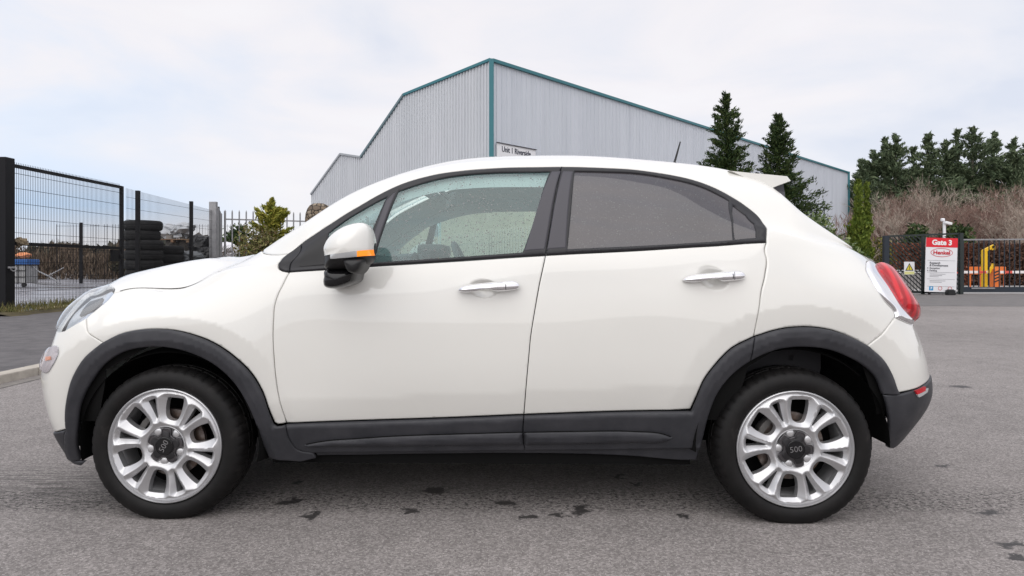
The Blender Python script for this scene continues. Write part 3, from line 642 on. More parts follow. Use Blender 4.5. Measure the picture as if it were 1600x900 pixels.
# interior lining: the inside of pillars and roof, seen through the glass
FGi = c((590, 322), (640, 305), (731, 289), (860, 286), (822, 392), (584, 410), (500, 415), (520, 372), n=1, closed=True, smooth=False)
lowin = c((434, 425), (441, 424), (580, 420), (731, 410), (860, 402), (1000, 395), (1196, 383), n=2)
panel('interior_lining', join(apb[::-1], dlo_up, c((1197, 383), n=1), H([(13.0, 5.0), (14.5, 5.2)]), H([(14.5, 5.2), (15.0, 7.1), (13.4, 7.2), (13.3, 9)]), H([(13.3, 9), (9.12, 9)], 40), H(scr_row[::-1])), M_lin, car, gap=.004, g=.04, off=-.03, rnd=0, flange=0, mirror_join=True)
panel('interior_lining', join(dlo_up[4:iB+1], c((868, 404), n=1), c((860, 404), (731, 412), (580, 420), (470, 424), n=2)), M_lin, car, gap=.0, g=.03, off=-.028, rnd=0, flange=0, side=2, holes=[FGi])
panel('door_card', join(dlo_low, Bgap, wbot1[::-1], Agap[::-1]), M_dash, car, gap=.01, g=.05, off=-.05, rnd=0, flange=0, side=2)
panel('door_card', join(dlo_low2, Cgap, Rarch_a, wbot2[::-1], Bgap[::-1]), M_dash, car, gap=.01, g=.05, off=-.05, rnd=0, flange=0, side=2)
def seam(name, cv, hw, off=.0015):
    d = np.gradient(cv, axis=0); d /= np.linalg.norm(d, axis=1, keepdims=True) + 1e-9; nn = np.stack([-d[:, 1], d[:, 0]], 1) * hw
    panel(name, join(cv + nn, (cv - nn)[::-1]), M_dark, car, gap=0, g=.2, off=off, rnd=0, flange=0, side=2)
seam('bonnet_seam', hoodgap[1:], .0042)  # dark ribbon over the bonnet joint, its shadow gap drawn in as colour
seam('moulding_seam', mo[2:], .0022, .0185); seam('moulding_seam', mo2[:-2], .0022, .0185)
# ------------------------------------------------------------------ helpers in car-root coordinates
def lp(px, py, y): a = L(px, py, y); return (a[0] - XC, a[1] - YC, a[2])
def pillow(out, y0, y1, rings=7, power=2.4, inset_back=0., n_sub=4, ctr_=None, smoothc=True):
    """closed outline (x,z) at lateral y0 (inner, open) swelling to y1 (outer)"""
    p = np.array(out, float)
    if smoothc:
        q = []; m = len(p)
        for i in range(m):
            for k in range(n_sub):
                u = k / n_sub; a, b_, c_, d_ = p[(i-1) % m], p[i], p[(i+1) % m], p[(i+2) % m]
                q.append(.5 * ((2*b_) + (c_-a)*u + (2*a-5*b_+4*c_-d_)*u*u + (3*b_-a-3*c_+d_)*u**3))
        p = np.array(q)
    ce = p.mean(0) if ctr_ is None else np.array(ctr_); n = len(p); V = [(x, y0, z) for x, z in p]; 
    for k in range(rings + 1):
        a = math.pi / 2 * k / rings; sc = max(math.cos(a), 0) ** (2 / power); dy = math.sin(a) ** (2 / power)
        for x, z in p: V.append((ce[0] + (x - ce[0]) * sc, y0 + (y1 - y0) * (.25 + .75 * dy) if True else 0, ce[1] + (z - ce[1]) * sc))
    F = []
    for k in range(rings + 1):
        for i in range(n): F.append((k*n+i, k*n+(i+1) % n, (k+1)*n+(i+1) % n, (k+1)*n+i))
    return V, F
def px_outline(pts, y): return [(lp(a, b_, y)[0], lp(a, b_, y)[2]) for a, b_ in pts]
def fat(pts, k):
    cy = sum(p[1] for p in pts) / len(pts); return [(x, cy + (y - cy) * k) for x, y in pts]
def mk_pillow(name, pts, ypl, y0, y1, m, parent=None, both=True, **k):
    V, F = pillow(px_outline(pts, ypl), y0 - YC, y1 - YC, **k); outs = []
    for sgn in ((1, -1) if both else (1,)):
        me_v = [(x, y * sgn, z) for x, y, z in V]; ff = F if sgn == 1 else [f[::-1] for f in F]
        ob = mesh(name, me_v, ff, m, parent or car, True, sharp=50)
        bm = bmesh.new(); bm.from_mesh(ob.data); bmesh.ops.remove_doubles(bm, verts=bm.verts, dist=1e-5); bmesh.ops.recalc_face_normals(bm, faces=bm.faces); bm.to_mesh(ob.data); bm.free()
        ob.data.polygons.foreach_set('use_smooth', [True] * len(ob.data.polygons)); outs.append(ob)
    return outs
# lamps ------------------------------------------------------------
hl_poly = join(hl_edge0, hl_edge, hl_top, H([(2.7, 6.05), (2.2, 5.6), (1.9, 4.8), (2.1, 4.0), (2.6, 3.5), (3.0, 3.45)], 6))
def bulge(poly, h, r): return lambda s, t: h * np.sqrt(np.clip(1 - (1 - np.clip(dist_poly(poly, s, t) / r, 0, 1)) ** 2, 0, 1))
for sd_ in (0, 1):
    hb = panel('headlight', hl_poly, M_lampgrey, car, g=.012, off=-.03, gap=.001, rnd=0, flange=0, side=sd_)
    panel('lens', hl_poly, M_lampclear, hb, g=.012, off=.0, gap=.0015, offf=bulge(hl_poly, .012, .06), side=sd_, rdepth=0, rnd=0, flange=.012)
    bz = c((172, 449.5), (175, 457), (166, 468), (150, 481), (134, 494), (116, 505), (104, 513), (112, 505), (130, 490), (148, 476), (160, 464), (163, 455), n=1, closed=True, smooth=False)
    panel('bezel', bz, M_chrome, hb, g=.01, off=-.018, gap=0, rnd=0, flange=.01, side=sd_)
    panel('projector', c((137, 468), (158, 462), (155, 470), (146, 480), (132, 486), (121, 491), n=1, closed=True, smooth=False), mat('dark_lamp_glass', (.03, .035, .035), .1, 0, .6), hb, g=.01, off=-.012, gap=0, rnd=0, flange=.012, side=sd_)
    # round side marker lamp in the bumper
    fo = c((91, 539.5), (93.5, 544), (90, 558), (83, 572), (75, 585.5), n=4)
    fp = c((91, 541), (92.5, 547), (89, 560), (83, 571), (75, 582), ('c', 2.85, 2.28), ('c', 2.62, 2.45), ('c', 2.6, 2.75), ('c', 2.8, 3.0), ('c', 3.02, 3.08), n=4, closed=True)
    fb = panel('side_lamp', fp, M_lampgrey, car, g=.01, off=.004, gap=0, rnd=0, flange=.01, side=sd_)
    panel('lens', fp, M_pink, fb, g=.01, off=.006, gap=0, offf=bulge(fp, .014, .04), rnd=0, flange=.004, side=sd_)
    panel('bulb', c((74, 558), (81, 557), (82, 562), (74, 564), n=1, closed=True, smooth=False), M_amber2, fb, g=.006, off=.008, gap=0, rnd=0, flange=.003, side=sd_)
    tlp = join(tl_edge, H(tl_hid[::-1]), tl_low[::-1])
    tb = panel('tail_light', tlp, M_chrome, car, g=.012, off=.001, gap=.001, side=sd_, offf=bulge(tlp, .012, .02))
    red_l = c(('c', 15.95, 3.17), ('c', 15.45, 3.30), ('c', 15.13, 3.6), ('c', 15.22, 4.0), ('c', 15.38, 4.4), ('c', 15.55, 4.74), ('c', 15.78, 4.96), n=5)
    rp = join(red_l, H([(16.12, 4.95), (16.38, 4.7), (16.43, 4.2), (16.3, 3.55), (16.12, 3.22)]))
    panel('red_lens', rp, M_red, tb, g=.01, off=.004, gap=0, rnd=0, flange=.012, side=sd_, offf=bulge(rp, .052, .075))
# spoiler ----------------------------------------------------------
def lx(px, py, y): a = lp(px, py, y); return a
prof_s = [lx(a, b_, .33) for a, b_ in ((1138, 267.2), (1170, 270.6), (1200, 273.2), (1229, 276), (1235, 283.5), (1218, 290), (1203, 296), (1180, 286), (1155, 276))]
V = []; n7 = len(prof_s)
ys = [(-1, .0), (-.99, .6), (-.96, 1), (-.7, 1), (0, 1.0), (.7, 1), (.96, 1), (.99, .6), (1, .0)]
hw = YC - .31
xm = sum(p[0] for p in prof_s) / n7; zm = sum(p[2] for p in prof_s) / n7
for yy, k in ys:
    for p in prof_s:
        q = .93 + .07 * k
        V.append((xm + (p[0] - xm) * q - (1 - k) * .0, yy * hw, zm + (p[2] - zm) * q + .012 * (1 - yy * yy)))
F = [(i*n7+k, i*n7+(k+1) % n7, (i+1)*n7+(k+1) % n7, (i+1)*n7+k) for i in range(len(ys)-1) for k in range(n7)] + [tuple(range(n7)), tuple(range((len(ys)-1)*n7, len(ys)*n7))[::-1]]
sp = mesh('spoiler', V, F, M_white, car, True, sharp=35)
bm = bmesh.new(); bm.from_mesh(sp.data); bmesh.ops.recalc_face_normals(bm, faces=bm.faces); bm.to_mesh(sp.data); bm.free()
for sg in (1, -1):
    a = [lx(1202, 295, .35), lx(1224, 287.5, .37), lx(1226, 300, .37), lx(1227.5, 313, .34)]
    bm = bmesh.new(); vs = [bm.verts.new((p[0], p[1] * sg, p[2])) for p in a] + [bm.verts.new((p[0], (p[1] + .05) * sg, p[2])) for p in a]
    bm.faces.new(vs[:4]); bm.faces.new(vs[4:][::-1])
    for i in range(4): bm.faces.new((vs[i], vs[(i+1) % 4], vs[4 + (i+1) % 4], vs[4 + i]))
    bmesh.ops.recalc_face_normals(bm, faces=bm.faces); bmobj('spoiler_support', bm, M_app, car)
# antenna
bm = bmesh.new(); a0 = Vector(lp(1053, 257, .87)); a1 = Vector(lp(1063, 221.5, .87))
tube(bm, [a0, a0.lerp(a1, .08), a0.lerp(a1, .3), a1], [.014, .0065, .0055, .0035], 10); bmobj('antenna', bm, M_blk, car, True)
# handles ------------------------------------------------------------
for (dx, dy) in ((0, 0), (357.5, -16)):
    base = mk_pillow('door_handle', fat([(x + dx, y + dy) for x, y in [(713.5, 453), (720, 448.5), (735, 445), (760, 442.5), (785, 440.8), (800, 440), (809, 442.5), (812.5, 447), (810, 451.5), (800, 454), (776, 455.8), (770, 452.2), (735, 453.6), (731, 457), (720, 456.5), (715, 455)]], 1.12), -.03, .02, -.022, M_chrome, both=True, rings=8, power=2.2)
    for bse, sg in zip(base, (1, -1)):
        bm = bmesh.new(); q = lp(790.5 + dx, 447 + dy, -.023)
        box(bm, (q[0], q[1] * sg, q[2]), (.0015, .004, .032)); bmobj('handle_seam', bm, M_cap, bse)
# mirrors --------------------------------------------------------------
mir = [(506.5, 399), (505.2, 389), (508, 380), (514, 371), (524, 362), (539, 353.5), (554, 349.3), (566, 349), (574.5, 354.5), (579.5, 366), (582, 380), (582.5, 392), (580.5, 406), (574, 413), (562, 416.5), (545, 419.5), (525, 421.5), (507, 420), (506, 410)]
for sg in (1, -1):
    V, Fc = pillow(px_outline(mir, -.13), -.07 - YC, -.20 - YC, rings=10, power=2.1)
    n = (len(V)) // 12
    bm0 = bmesh.new(); vv = [bm0.verts.new(v) for v in V]
    for f in Fc: bm0.faces.new([vv[i] for i in f])
    bm0.faces.new([vv[i] for i in range(n)][::-1])
    bmesh.ops.remove_doubles(bm0, verts=bm0.verts, dist=1e-5); bmesh.ops.recalc_face_normals(bm0, faces=bm0.faces)
    def pl(a, b_):
        A, B = Vector(lp(*a, -.17)), Vector(lp(*b_, -.17)); nrm = (B - A).cross(Vector((0, -1, 0))).normalized()
        if nrm.z < 0: nrm = -nrm
        return A, nrm
    cuts = [pl((506, 399.5), (579.5, 389.5)), pl((518, 404.0), (580, 398.8))]
    yk = ((Vector((0, -.10 - YC, 0)), Vector((0, 1, 0))), -1)
    arm = Vector(lp(578.3, 390, -.17))
    def part(name, m, keep, par, grow=0):
        b_ = bm0.copy()
        for (co, no_), s_ in keep:
            r_ = bmesh.ops.bisect_plane(b_, geom=b_.verts[:] + b_.edges[:] + b_.faces[:], plane_co=co, plane_no=no_ * s_, clear_outer=False, clear_inner=True)
        if grow:
            b_.normal_update(); 
            for v in b_.verts: v.co += v.normal * grow
        if sg < 0:
            for v in b_.verts: v.co.y *= -1
            bmesh.ops.reverse_faces(b_, faces=b_.faces[:])
        ob = bmobj(name, b_, m, par, True, 60); return ob
    hs = part('side_mirror', M_blk, [(cuts[1], -1)], car)
    back = (arm, Vector((1, 0, 0)))
    part('mirror_cap', M_white, [(cuts[0], 1), (back, -1)], hs, .003)
    part('mirror_rim', M_blk, [(cuts[1], 1)], hs)
    lft = (Vector(lp(519, 400, -.17)), Vector((1, 0, 0))); spl = (Vector(lp(559, 400, -.17)), Vector((1, 0, 0)))
    part('indicator_strip', M_lampgrey, [(cuts[0], -1), (cuts[1], 1), (lft, 1), (spl, -1), yk], hs, .004)
    part('indicator_lamp', M_amber, [(cuts[0], -1), (cuts[1], 1), (spl, 1), (back, -1), yk], hs, .004)
    bm0.free()
    for nm, pts, y0, y1 in (('mirror_arm', [(504.5, 421), (502, 432), (500.8, 440), (503, 448.5), (513, 452), (527, 451), (541, 446.5), (551, 440.5), (554, 434), (554, 421), (530, 419)], .03, -.14), ('mirror_skirt', [(541.5, 405), (557, 403), (573.5, 405), (572.5, 416), (568, 424), (561, 428.5), (549, 425), (543.5, 415)], -.06, -.205)):
        V, Fc = pillow(px_outline(pts, -.12), y0 - YC, y1 - YC, rings=6, power=3.6)
        ob = mesh(nm, [(x, y * sg, z) for x, y, z in V], Fc if sg > 0 else [f[::-1] for f in Fc], M_gloss if nm == 'mirror_arm' else M_blk, hs, True, sharp=45)
        bm = bmesh.new(); bm.from_mesh(ob.data); bmesh.ops.remove_doubles(bm, verts=bm.verts, dist=1e-5); bmesh.ops.recalc_face_normals(bm, faces=bm.faces); bm.to_mesh(ob.data); bm.free()
# wheel wells and floor --------------------------------------------------
def loc(x, y, z): return (x - XC, y - YC, z)
for x0, nm in ((0.0, 'wheel_well'), (2.563, 'wheel_well')):
    for sg in (1, -1):
        V = []; n = 40; R_ = .372 if x0 == 0 else .39; a_0, a_1 = (-12, 192) if x0 == 0 else (-1, 184)
        secs = [(.022, R_), (.10, R_ + .02), (.36, R_ + .02), (.37, .02)]
        for y, r_ in secs:
            for k in range(n + 1):
                a = R(a_0) + R(a_1 - a_0) * k / n; V.append(loc(x0 + (0.01 if x0 == 0 else -.005) + r_ * math.cos(a), y, .31 + r_ * math.sin(a)))
        F = [(i*(n+1)+k, i*(n+1)+k+1, (i+1)*(n+1)+k+1, (i+1)*(n+1)+k) for i in range(3) for k in range(n)]
        mesh(nm, [(x, y * sg, z) for x, y, z in V], F, M_dark, car)
bm = bmesh.new()
for x0, x1, hwd in ((-.52, -.36, .50), (.40, 2.17, .74), (2.93, 3.05, .50)): box(bm, ((x0 + x1) / 2 - XC, 0, .262), (x1 - x0, hwd * 2, .12))
box(bm, (.90 - XC + .4, 0, .30), (2.9, .92, .13))
bmobj('floor_pan', bm, M_dark, car)
# interior -------------------------------------------------------------
bm = bmesh.new()
pr = [(.36, 1.045), (.62, 1.075), (.84, 1.105), (.93, 1.10), (.99, 1.06), (1.0, .95), (.95, .70), (.40, .55)]
vs = [[bm.verts.new((x - XC, y, z + (0 if abs(y) < .6 else -.02))) for x, z in pr] for y in (-.74, -.6, 0, .6, .74)]
for i in range(4):
    for k in range(8): bm.faces.new((vs[i][k], vs[i][(k+1) % 8], vs[i+1][(k+1) % 8], vs[i+1][k]))
bm.faces.new(vs[0][::-1]); bm.faces.new(vs[-1]); bmesh.ops.recalc_face_normals(bm, faces=bm.faces)
dash = bmobj('dashboard', bm, M_dash, car, True, 30)
bm = bmesh.new(); box(bm, (.94 - XC, .40, 1.125), (.16, .34, .075), bev=.025); box(bm, (.97 - XC, .0, 1.10), (.05, .26, .05), bev=.012); bmobj('instrument_hood', bm, M_dash, dash)
for yv in (-.66, .66):
    bm = bmesh.new(); rv, rf = lathe([(.045, -.01), (.05, 0), (.042, .012), (.038, .002)], 24)
    vv = [bm.verts.new((.995 - XC + y, yv + x, 1.05 + z)) for x, y, z in rv]
    for f in rf: bm.faces.new([vv[i] for i in f])
    bmobj('air_vent', bm, M_cap, dash, True)
bm = bmesh.new(); rv, rf = [], []
Rm = Matrix.Rotation(R(-24), 4, 'Y')
ring = [Vector((1.13 - XC, .40, 1.0)) + Rm @ Vector((0, .185 * math.cos(2*math.pi*k/32), .185 * math.sin(2*math.pi*k/32))) for k in range(33)]
tube(bm, ring, .016, 8, cap=False)
ce = Vector((1.13 - XC, .40, 1.0))
tube(bm, [ce + Vector((.01, 0, 0)), ce + Rm @ Vector((-.12, 0, -.02))], [.07, .03], 14)
for a in (0, 180, 270): tube(bm, [ce, ce + Rm @ Vector((0, .18 * math.cos(R(a)), .18 * math.sin(R(a))))], .014, 6)
bmobj('steering_wheel', bm, M_dash, car, True)
for yv in (-.38, .38):
    bm = bmesh.new(); box(bm, (1.62 - XC, yv, .60), (.50, .48, .16), bev=.05)
    box(bm, (1.94 - XC, yv, .88), (.13, .46, .60), Matrix.Rotation(R(14), 3, 'Y'), bev=.05)
    s_ = bmobj('seat', bm, M_seat, car, True)
    bm = bmesh.new(); box(bm, (2.04 - XC, yv, 1.27), (.09, .26, .16), Matrix.Rotation(R(10), 3, 'Y'), bev=.035); bmobj('headrest', bm, M_seat, s_, True)
bm = bmesh.new(); box(bm, (2.55 - XC, 0, .62), (.46, 1.26, .16), bev=.05); box(bm, (2.68 - XC, 0, .82), (.12, 1.26, .50), Matrix.Rotation(R(14), 3, 'Y'), bev=.05); bmobj('rear_seat', bm, M_seat, car, True)
bm = bmesh.new(); box(bm, (1.08 - XC, .03, 1.385), (.035, .24, .075), Matrix.Rotation(R(12), 3, 'Z'), bev=.015); tube(bm, [(1.0 - XC, .0, 1.46), (1.07 - XC, .02, 1.40)], .014, 8); box(bm, (.96 - XC, .0, 1.43), (.13, .12, .05), Matrix.Rotation(R(32), 3, 'Y'), bev=.015); bmobj('rear_view_mirror', bm, M_dash, car, True)
panel('inner_shell', join(H([(3.9, 4.9), (6.6, 5.2), (6.6, 6.9), (5.5, 6.9), (3.9, 6.2), (3.9, 4.9)], 6)), M_dark, car, gap=0, g=.05, off=-.022, rnd=0, flange=0, side=2)
# shell behind the shut lines (dark) so gaps read as gaps
panel('inner_shell', join(H([(3.1, .9), (14.6, .9)], 60), H([(14.6, .9), (14.6, 4.6)], 8), H([(14.6, 4.6), (3.1, 4.5)], 60), H([(3.1, 4.5), (3.1, .9)], 8)), M_dark, car, gap=0, g=.05, off=-.032, rnd=0, flange=0, side=2,
      holes=[H([(4.0, .8), (4.15, 2.4), (5.0, 3.15), (5.9, 2.4), (6.25, .8)], 6), H([(12.0, .8), (12.3, 2.5), (13.1, 3.2), (13.9, 2.5), (14.2, .8)], 6)])
bm = bmesh.new(); box(bm, (.27 - XC, 0, .99), (.22, 1.0, .05)); bmobj('cowl', bm, M_blk, car)
# ------------------------------------------------------------------ wheels
RT = .3195; HZ = .3015
def make_wheel(phase, logo_rot, lobe0):
    # everything in wheel coordinates: axis y, outside is -y, x to the right, z up
    pr = [(.2335, .024), (.2375, .010), (.244, .004), (.256, -.001), (.272, -.003), (.288, .001), (.300, .008), (.3075, .016), (.3115, .024), (.3155, .032), (RT-.002, .05), (RT, .075), (RT-.004, .0755), (RT-.004, .084), (RT, .0845), (RT+.0005, .108), (RT-.004, .1085), (RT-.004, .117), (RT, .1175), (RT-.001, .15), (RT-.004, .172), (.311, .186), (.300, .198), (.27, .206), (.235, .195), (.22, .185)]
    n = 240; V, F = lathe(pr, n); V = np.array(V).reshape(len(pr), n, 3)
    for i, (r_, y) in enumerate(pr):
        for k in range(n):
            d = 0
            if 7 <= i <= 9 or 19 <= i <= 21:
                if k % 5 == 0: d = .0042
            if i in (10, 11) and k % 5 == 0: d = .0035
            if i in (14, 15) and (k + 3) % 8 == 0: d = .005
            if i == 5 and (k // 2) % 2: d = .0
            V[i, k, [0, 2]] *= (r_ - d) / r_
            # contact patch flattened
            if V[i, k, 2] < -HZ: V[i, k, 2] = -HZ + (V[i, k, 2] + HZ) * .04
    V = V.reshape(-1, 3)
    # rim
    rp = [(.2345, .020), (.2362, .010), (.2352, .0045), (.2318, .003), (.2285, .010), (.222, .03), (.205, .045), (.199, .06), (.196, .09), (.196, .175), (.222, .182)]
    RV, RF = lathe(rp, 120)
    bm = bmesh.new(); vv = [bm.verts.new(v) for v in RV]
    for f in RF: bm.faces.new([vv[i] for i in f])
    # hub bowl
    HV, HF = lathe([(.086, .055), (.0845, .024), (.0825, .014), (.079, .0105), (.0755, .0125), (.073, .018), (.06, .020), (.0, .02)], 60)
    hv = [bm.verts.new(v) for v in HV]
    for f in HF:
        try: bm.faces.new([hv[i] for i in f])
        except ValueError: pass
    # lug bosses between the cap lobes
    for k in range(5):
        a = R(lobe0 + 36 + 72 * k); c_ = Vector((.064 * math.cos(a), .016, .064 * math.sin(a)))
        r2 = bmesh.ops.create_uvsphere(bm, u_segments=14, v_segments=8, radius=.0165); bmesh.ops.scale(bm, vec=(1, .32, 1), verts=r2['verts']); bmesh.ops.translate(bm, vec=c_, verts=r2['verts'])
    # cast face: a disc with six windows and six slots cut out, faceted ridges between them
    sc_w = .2347 / 425; ph_ = R(phase)
    def rot(pts, a):
        er = np.array([math.cos(a), math.sin(a)]); et = np.array([-math.sin(a), math.cos(a)])
        return np.array([(et * u + er * v) * sc_w for u, v in pts])
    def rnd_poly(p, n=5):
        m = len(p); o_ = []
        for i in range(m):
            a, b_, c_, d_ = p[(i-1) % m], p[i], p[(i+1) % m], p[(i+2) % m]
            for k in range(n):
                u = k / n; o_.append(.5 * ((2*b_) + (c_-a)*u + (2*a-5*b_+4*c_-d_)*u*u + (3*b_-a-3*c_+d_)*u**3))
        return np.array(o_)
    wins = [rnd_poly(rot([(64, 340), (54, 354), (-42, 366), (-58, 354), (-61, 292), (-52, 225), (-32, 194), (18, 192), (48, 218), (64, 285)], ph_ + R(60 * k)), 3) for k in range(6)]
    slots = [rnd_poly(rot([(0, 204), (15, 285), (26, 340), (22, 354), (-20, 356), (-25, 346), (-14, 285)], ph_ + R(30 + 60 * k)), 3) for k in range(6)]
    ro, ri = .2285, .070
    circ = lambda r_, n: np.array([(r_ * math.cos(2*math.pi*k/n), r_ * math.sin(2*math.pi*k/n)) for k in range(n)])
    def hgt(x, z):
        r_ = np.hypot(x, z); dw = np.minimum.reduce([dist_poly(q, x, z) for q in wins]); ds = np.minimum.reduce([dist_poly(q, x, z) for q in slots])
        lift = np.minimum.reduce([dw * .85, ds * 1.1 + .001, (ro - r_) * .9 + .003, (r_ - ri) * .6 + .0005])
        return .0185 - lift
    g_ = .0042; gx, gz = np.meshgrid(np.arange(-.23, .23, g_), np.arange(-.23, .23, g_)); gx = gx + (np.arange(gx.shape[0]) % 2)[:, None] * g_ / 2; gx, gz = gx.ravel(), gz.ravel(); r_ = np.hypot(gx, gz)
    kk = (r_ < ro - .002) & (r_ > ri + .002)
    for q in wins + slots: kk &= ~inside(q, gx, gz) & (dist_poly(q, gx, gz) > .0042)
    rings_ = [circ(ro, 140), circ(ri, 60)] + wins + slots; pts_ = []; ed = []
    for q in rings_:
        b0 = len(pts_); pts_ += [tuple(v) for v in q]; ed += [(b0 + i, b0 + (i+1) % len(q)) for i in range(len(q))]
    for qi, q in enumerate(wins + slots):
        for dd_ in (.0012, .003):
            w_ = inset(q, -dd_); k_ = np.ones(len(w_), bool)
            for q2 in wins + slots: k_ &= dist_poly(q2, w_[:, 0], w_[:, 1]) > dd_ * .8
            pts_ += [tuple(v) for v in w_[k_]]
    pts_ += list(zip(gx[kk], gz[kk]))
    vo, _, fo, _, _, _ = delaunay_2d_cdt([Vector((float(a), float(b_))) for a, b_ in pts_], ed, [], 0, 1e-7)
    V2 = np.array([(v.x, v.y) for v in vo]); F2 = np.array([f for f in fo if len(f) == 3]); cn = V2[F2].mean(1); rc_ = np.hypot(cn[:, 0], cn[:, 1])
    ok = (rc_ < ro) & (rc_ > ri)
    for q in wins + slots: ok &= ~inside(q, cn[:, 0], cn[:, 1])
    F2 = F2[ok]; H2 = hgt(V2[:, 0], V2[:, 1])
    fv = [bm.verts.new((V2[i, 0], H2[i], V2[i, 1])) for i in range(len(V2))]
    for f in F2: bm.faces.new([fv[i] for i in f])
    for v in [v for v in fv if not v.link_faces]: bm.verts.remove(v)
    bed = [e for e in bm.edges if len(e.link_faces) == 1 and e.verts[0] in set(e.verts) and .08 < math.hypot(e.verts[0].co.x, e.verts[0].co.z) < .226 and any(f_.verts[0].co.y < .03 for f_ in e.link_faces) and len(e.link_faces[0].verts) == 3]
    ex_ = bmesh.ops.extrude_edge_only(bm, edges=bed)
    for v in [g for g in ex_['geom'] if isinstance(g, bmesh.types.BMVert)]: v.co.y = .05
    bmesh.ops.split_edges(bm, edges=[e for e in bed if e.is_valid])
    bmesh.ops.recalc_face_normals(bm, faces=bm.faces)
    # make sure visible sides face outwards where recalc is ambiguous: two sided shading copes
    rim = bmobj('rim', bm, M_alloy, None, True, 64)
    # wheel = hub carrier drum
    WV, WF = lathe([(.0, .075), (.07, .075), (.075, .09), (.075, .17), (.0, .17)], 40)
    wh = mesh('wheel', WV, WF, M_dark, None, True, sharp=40)
    rim.parent = wh
    ty = mesh('tyre', V, F, M_tyre, wh, True, sharp=32)
    DV, DF = lathe([(.07, .072), (.075, .068), (.138, .068), (.139, .085), (.07, .085)], 60); mesh('brake_disc', DV, DF, M_disc, wh, True, sharp=30)
    bm = bmesh.new()
    for k in range(9):
        a = R(118 + k * 7); p_ = Vector((.135 * math.cos(a), .075, .135 * math.sin(a)))
        box(bm, p_, (.034, .05, .022 + .006 * math.sin(k * 2.2)), Matrix.Rotation(-(a - math.pi / 2), 3, 'Y'), bev=.004)
    bmobj('brake_caliper', bm, mat('dirty_caliper', (.12, .115, .11), .6, .5), wh, True)
    BV, BF = lathe([(.0, .14), (.205, .14)], 40); mesh('back_plate', BV, BF, M_dark, wh)
    # hub cap: five-lobed
    def gear(r0, r1, y, k_=3.0):
        o_ = []
        for i in range(120):
            a = 2 * math.pi * i / 120; cc = math.cos(5 * (a - R(lobe0))); q = .5 + .5 * math.tanh(k_ * cc) / math.tanh(k_); o_.append(((r0 + (r1 - r0) * q) * math.cos(a), y, (r0 + (r1 - r0) * q) * math.sin(a)))
        return o_
    def stack(layers, m, name, par):
        V_ = sum(layers, []); n_ = 120; F_ = [(i*n_+k, i*n_+(k+1) % n_, (i+1)*n_+(k+1) % n_, (i+1)*n_+k) for i in range(len(layers)-1) for k in range(n_)] + [tuple(range((len(layers)-1)*n_, len(layers)*n_))]
        return mesh(name, V_, F_, m, par, True, sharp=30)
    hc = stack([gear(.048, .073, .022), gear(.048, .073, .008), gear(.0465, .0715, .0065), gear(.0445, .0695, .0065), gear(.0435, .068, .0085), gear(.042, .0665, .0085)], M_capring, 'hub_cap', wh)
    q = stack([gear(.039, .060, .0096, 2.2), gear(.039, .060, .0055, 2.2), gear(.037, .058, .0045, 2.2)], M_cap, 'cap_star', wh)
    CV, CF = lathe([(.0375, .006), (.0368, .0015), (.034, .0005), (.0335, .002), (0, .0022)], 48); cd = mesh('cap_badge', CV, CF, M_gloss, wh, True, sharp=30)
    tm = Matrix.Translation((0, .0012, 0)) @ Matrix.Rotation(R(-logo_rot), 4, 'Y') @ Matrix.Rotation(R(90), 4, 'X')
    text('badge_digits', '500', .033, M_capdig, wh, tm, depth=.0012, bold=-.0004, sx=1.05)
    return wh
for (x0, ph, lg, lb) in ((0.0, 17.5, 62, 84), (2.563, 22.5, 8, 70)):
    wn = make_wheel(ph, lg, lb); wn.parent = car; wn.location = loc(x0, 0.0, HZ)
    wf = copy_tree(wn); wf.parent = car; wf.location = (x0 - XC, YC, HZ); wf.rotation_euler = (0, 0, math.pi)
# ================================================================== GROUND
A1, A2 = (.125, .118, .116), (.185, .176, .172)
M_asph = mat('asphalt', A1, .88, 0, .35); b = use(M_asph); o = objc()
big = noise(.35, 4, .6, o); mid = noise(4, 6, .65, o); vst = NN('ShaderNodeTexVoronoi'); vst.inputs['Scale'].default_value = 125; LK(o, vst.inputs['Vector']); sst = NN('ShaderNodeSeparateColor'); LK(vst.outputs['Color'], sst.inputs[0])
fine = mth('ADD', mth('MULTIPLY', noise(240, 3, .8, o), .76), mth('MULTIPLY', sst.outputs[0], .24))
streak = noise(3.0, 4, .6, mapping(o, (.25, 9, 1)))
cc = ramp(fine, [(.30, (.118, .107, .102)), (.42, (.196, .179, .171)), (.52, (.262, .240, .229)), (.62, (.335, .308, .295)), (.74, (.60, .56, .535))])
tone = ramp(mth('ADD', mth('MULTIPLY', big, .5), mth('MULTIPLY', mid, .5)), [(.35, (.76,) * 3), (.62, (1.04,) * 3)])
cc = mixc(1.0, cc, tone, 'MULTIPLY')
vs_ = voro(46, o); cc = mixc(mth('MULTIPLY', mth('LESS_THAN', vs_, .10), .6), cc, (.60, .57, .55))
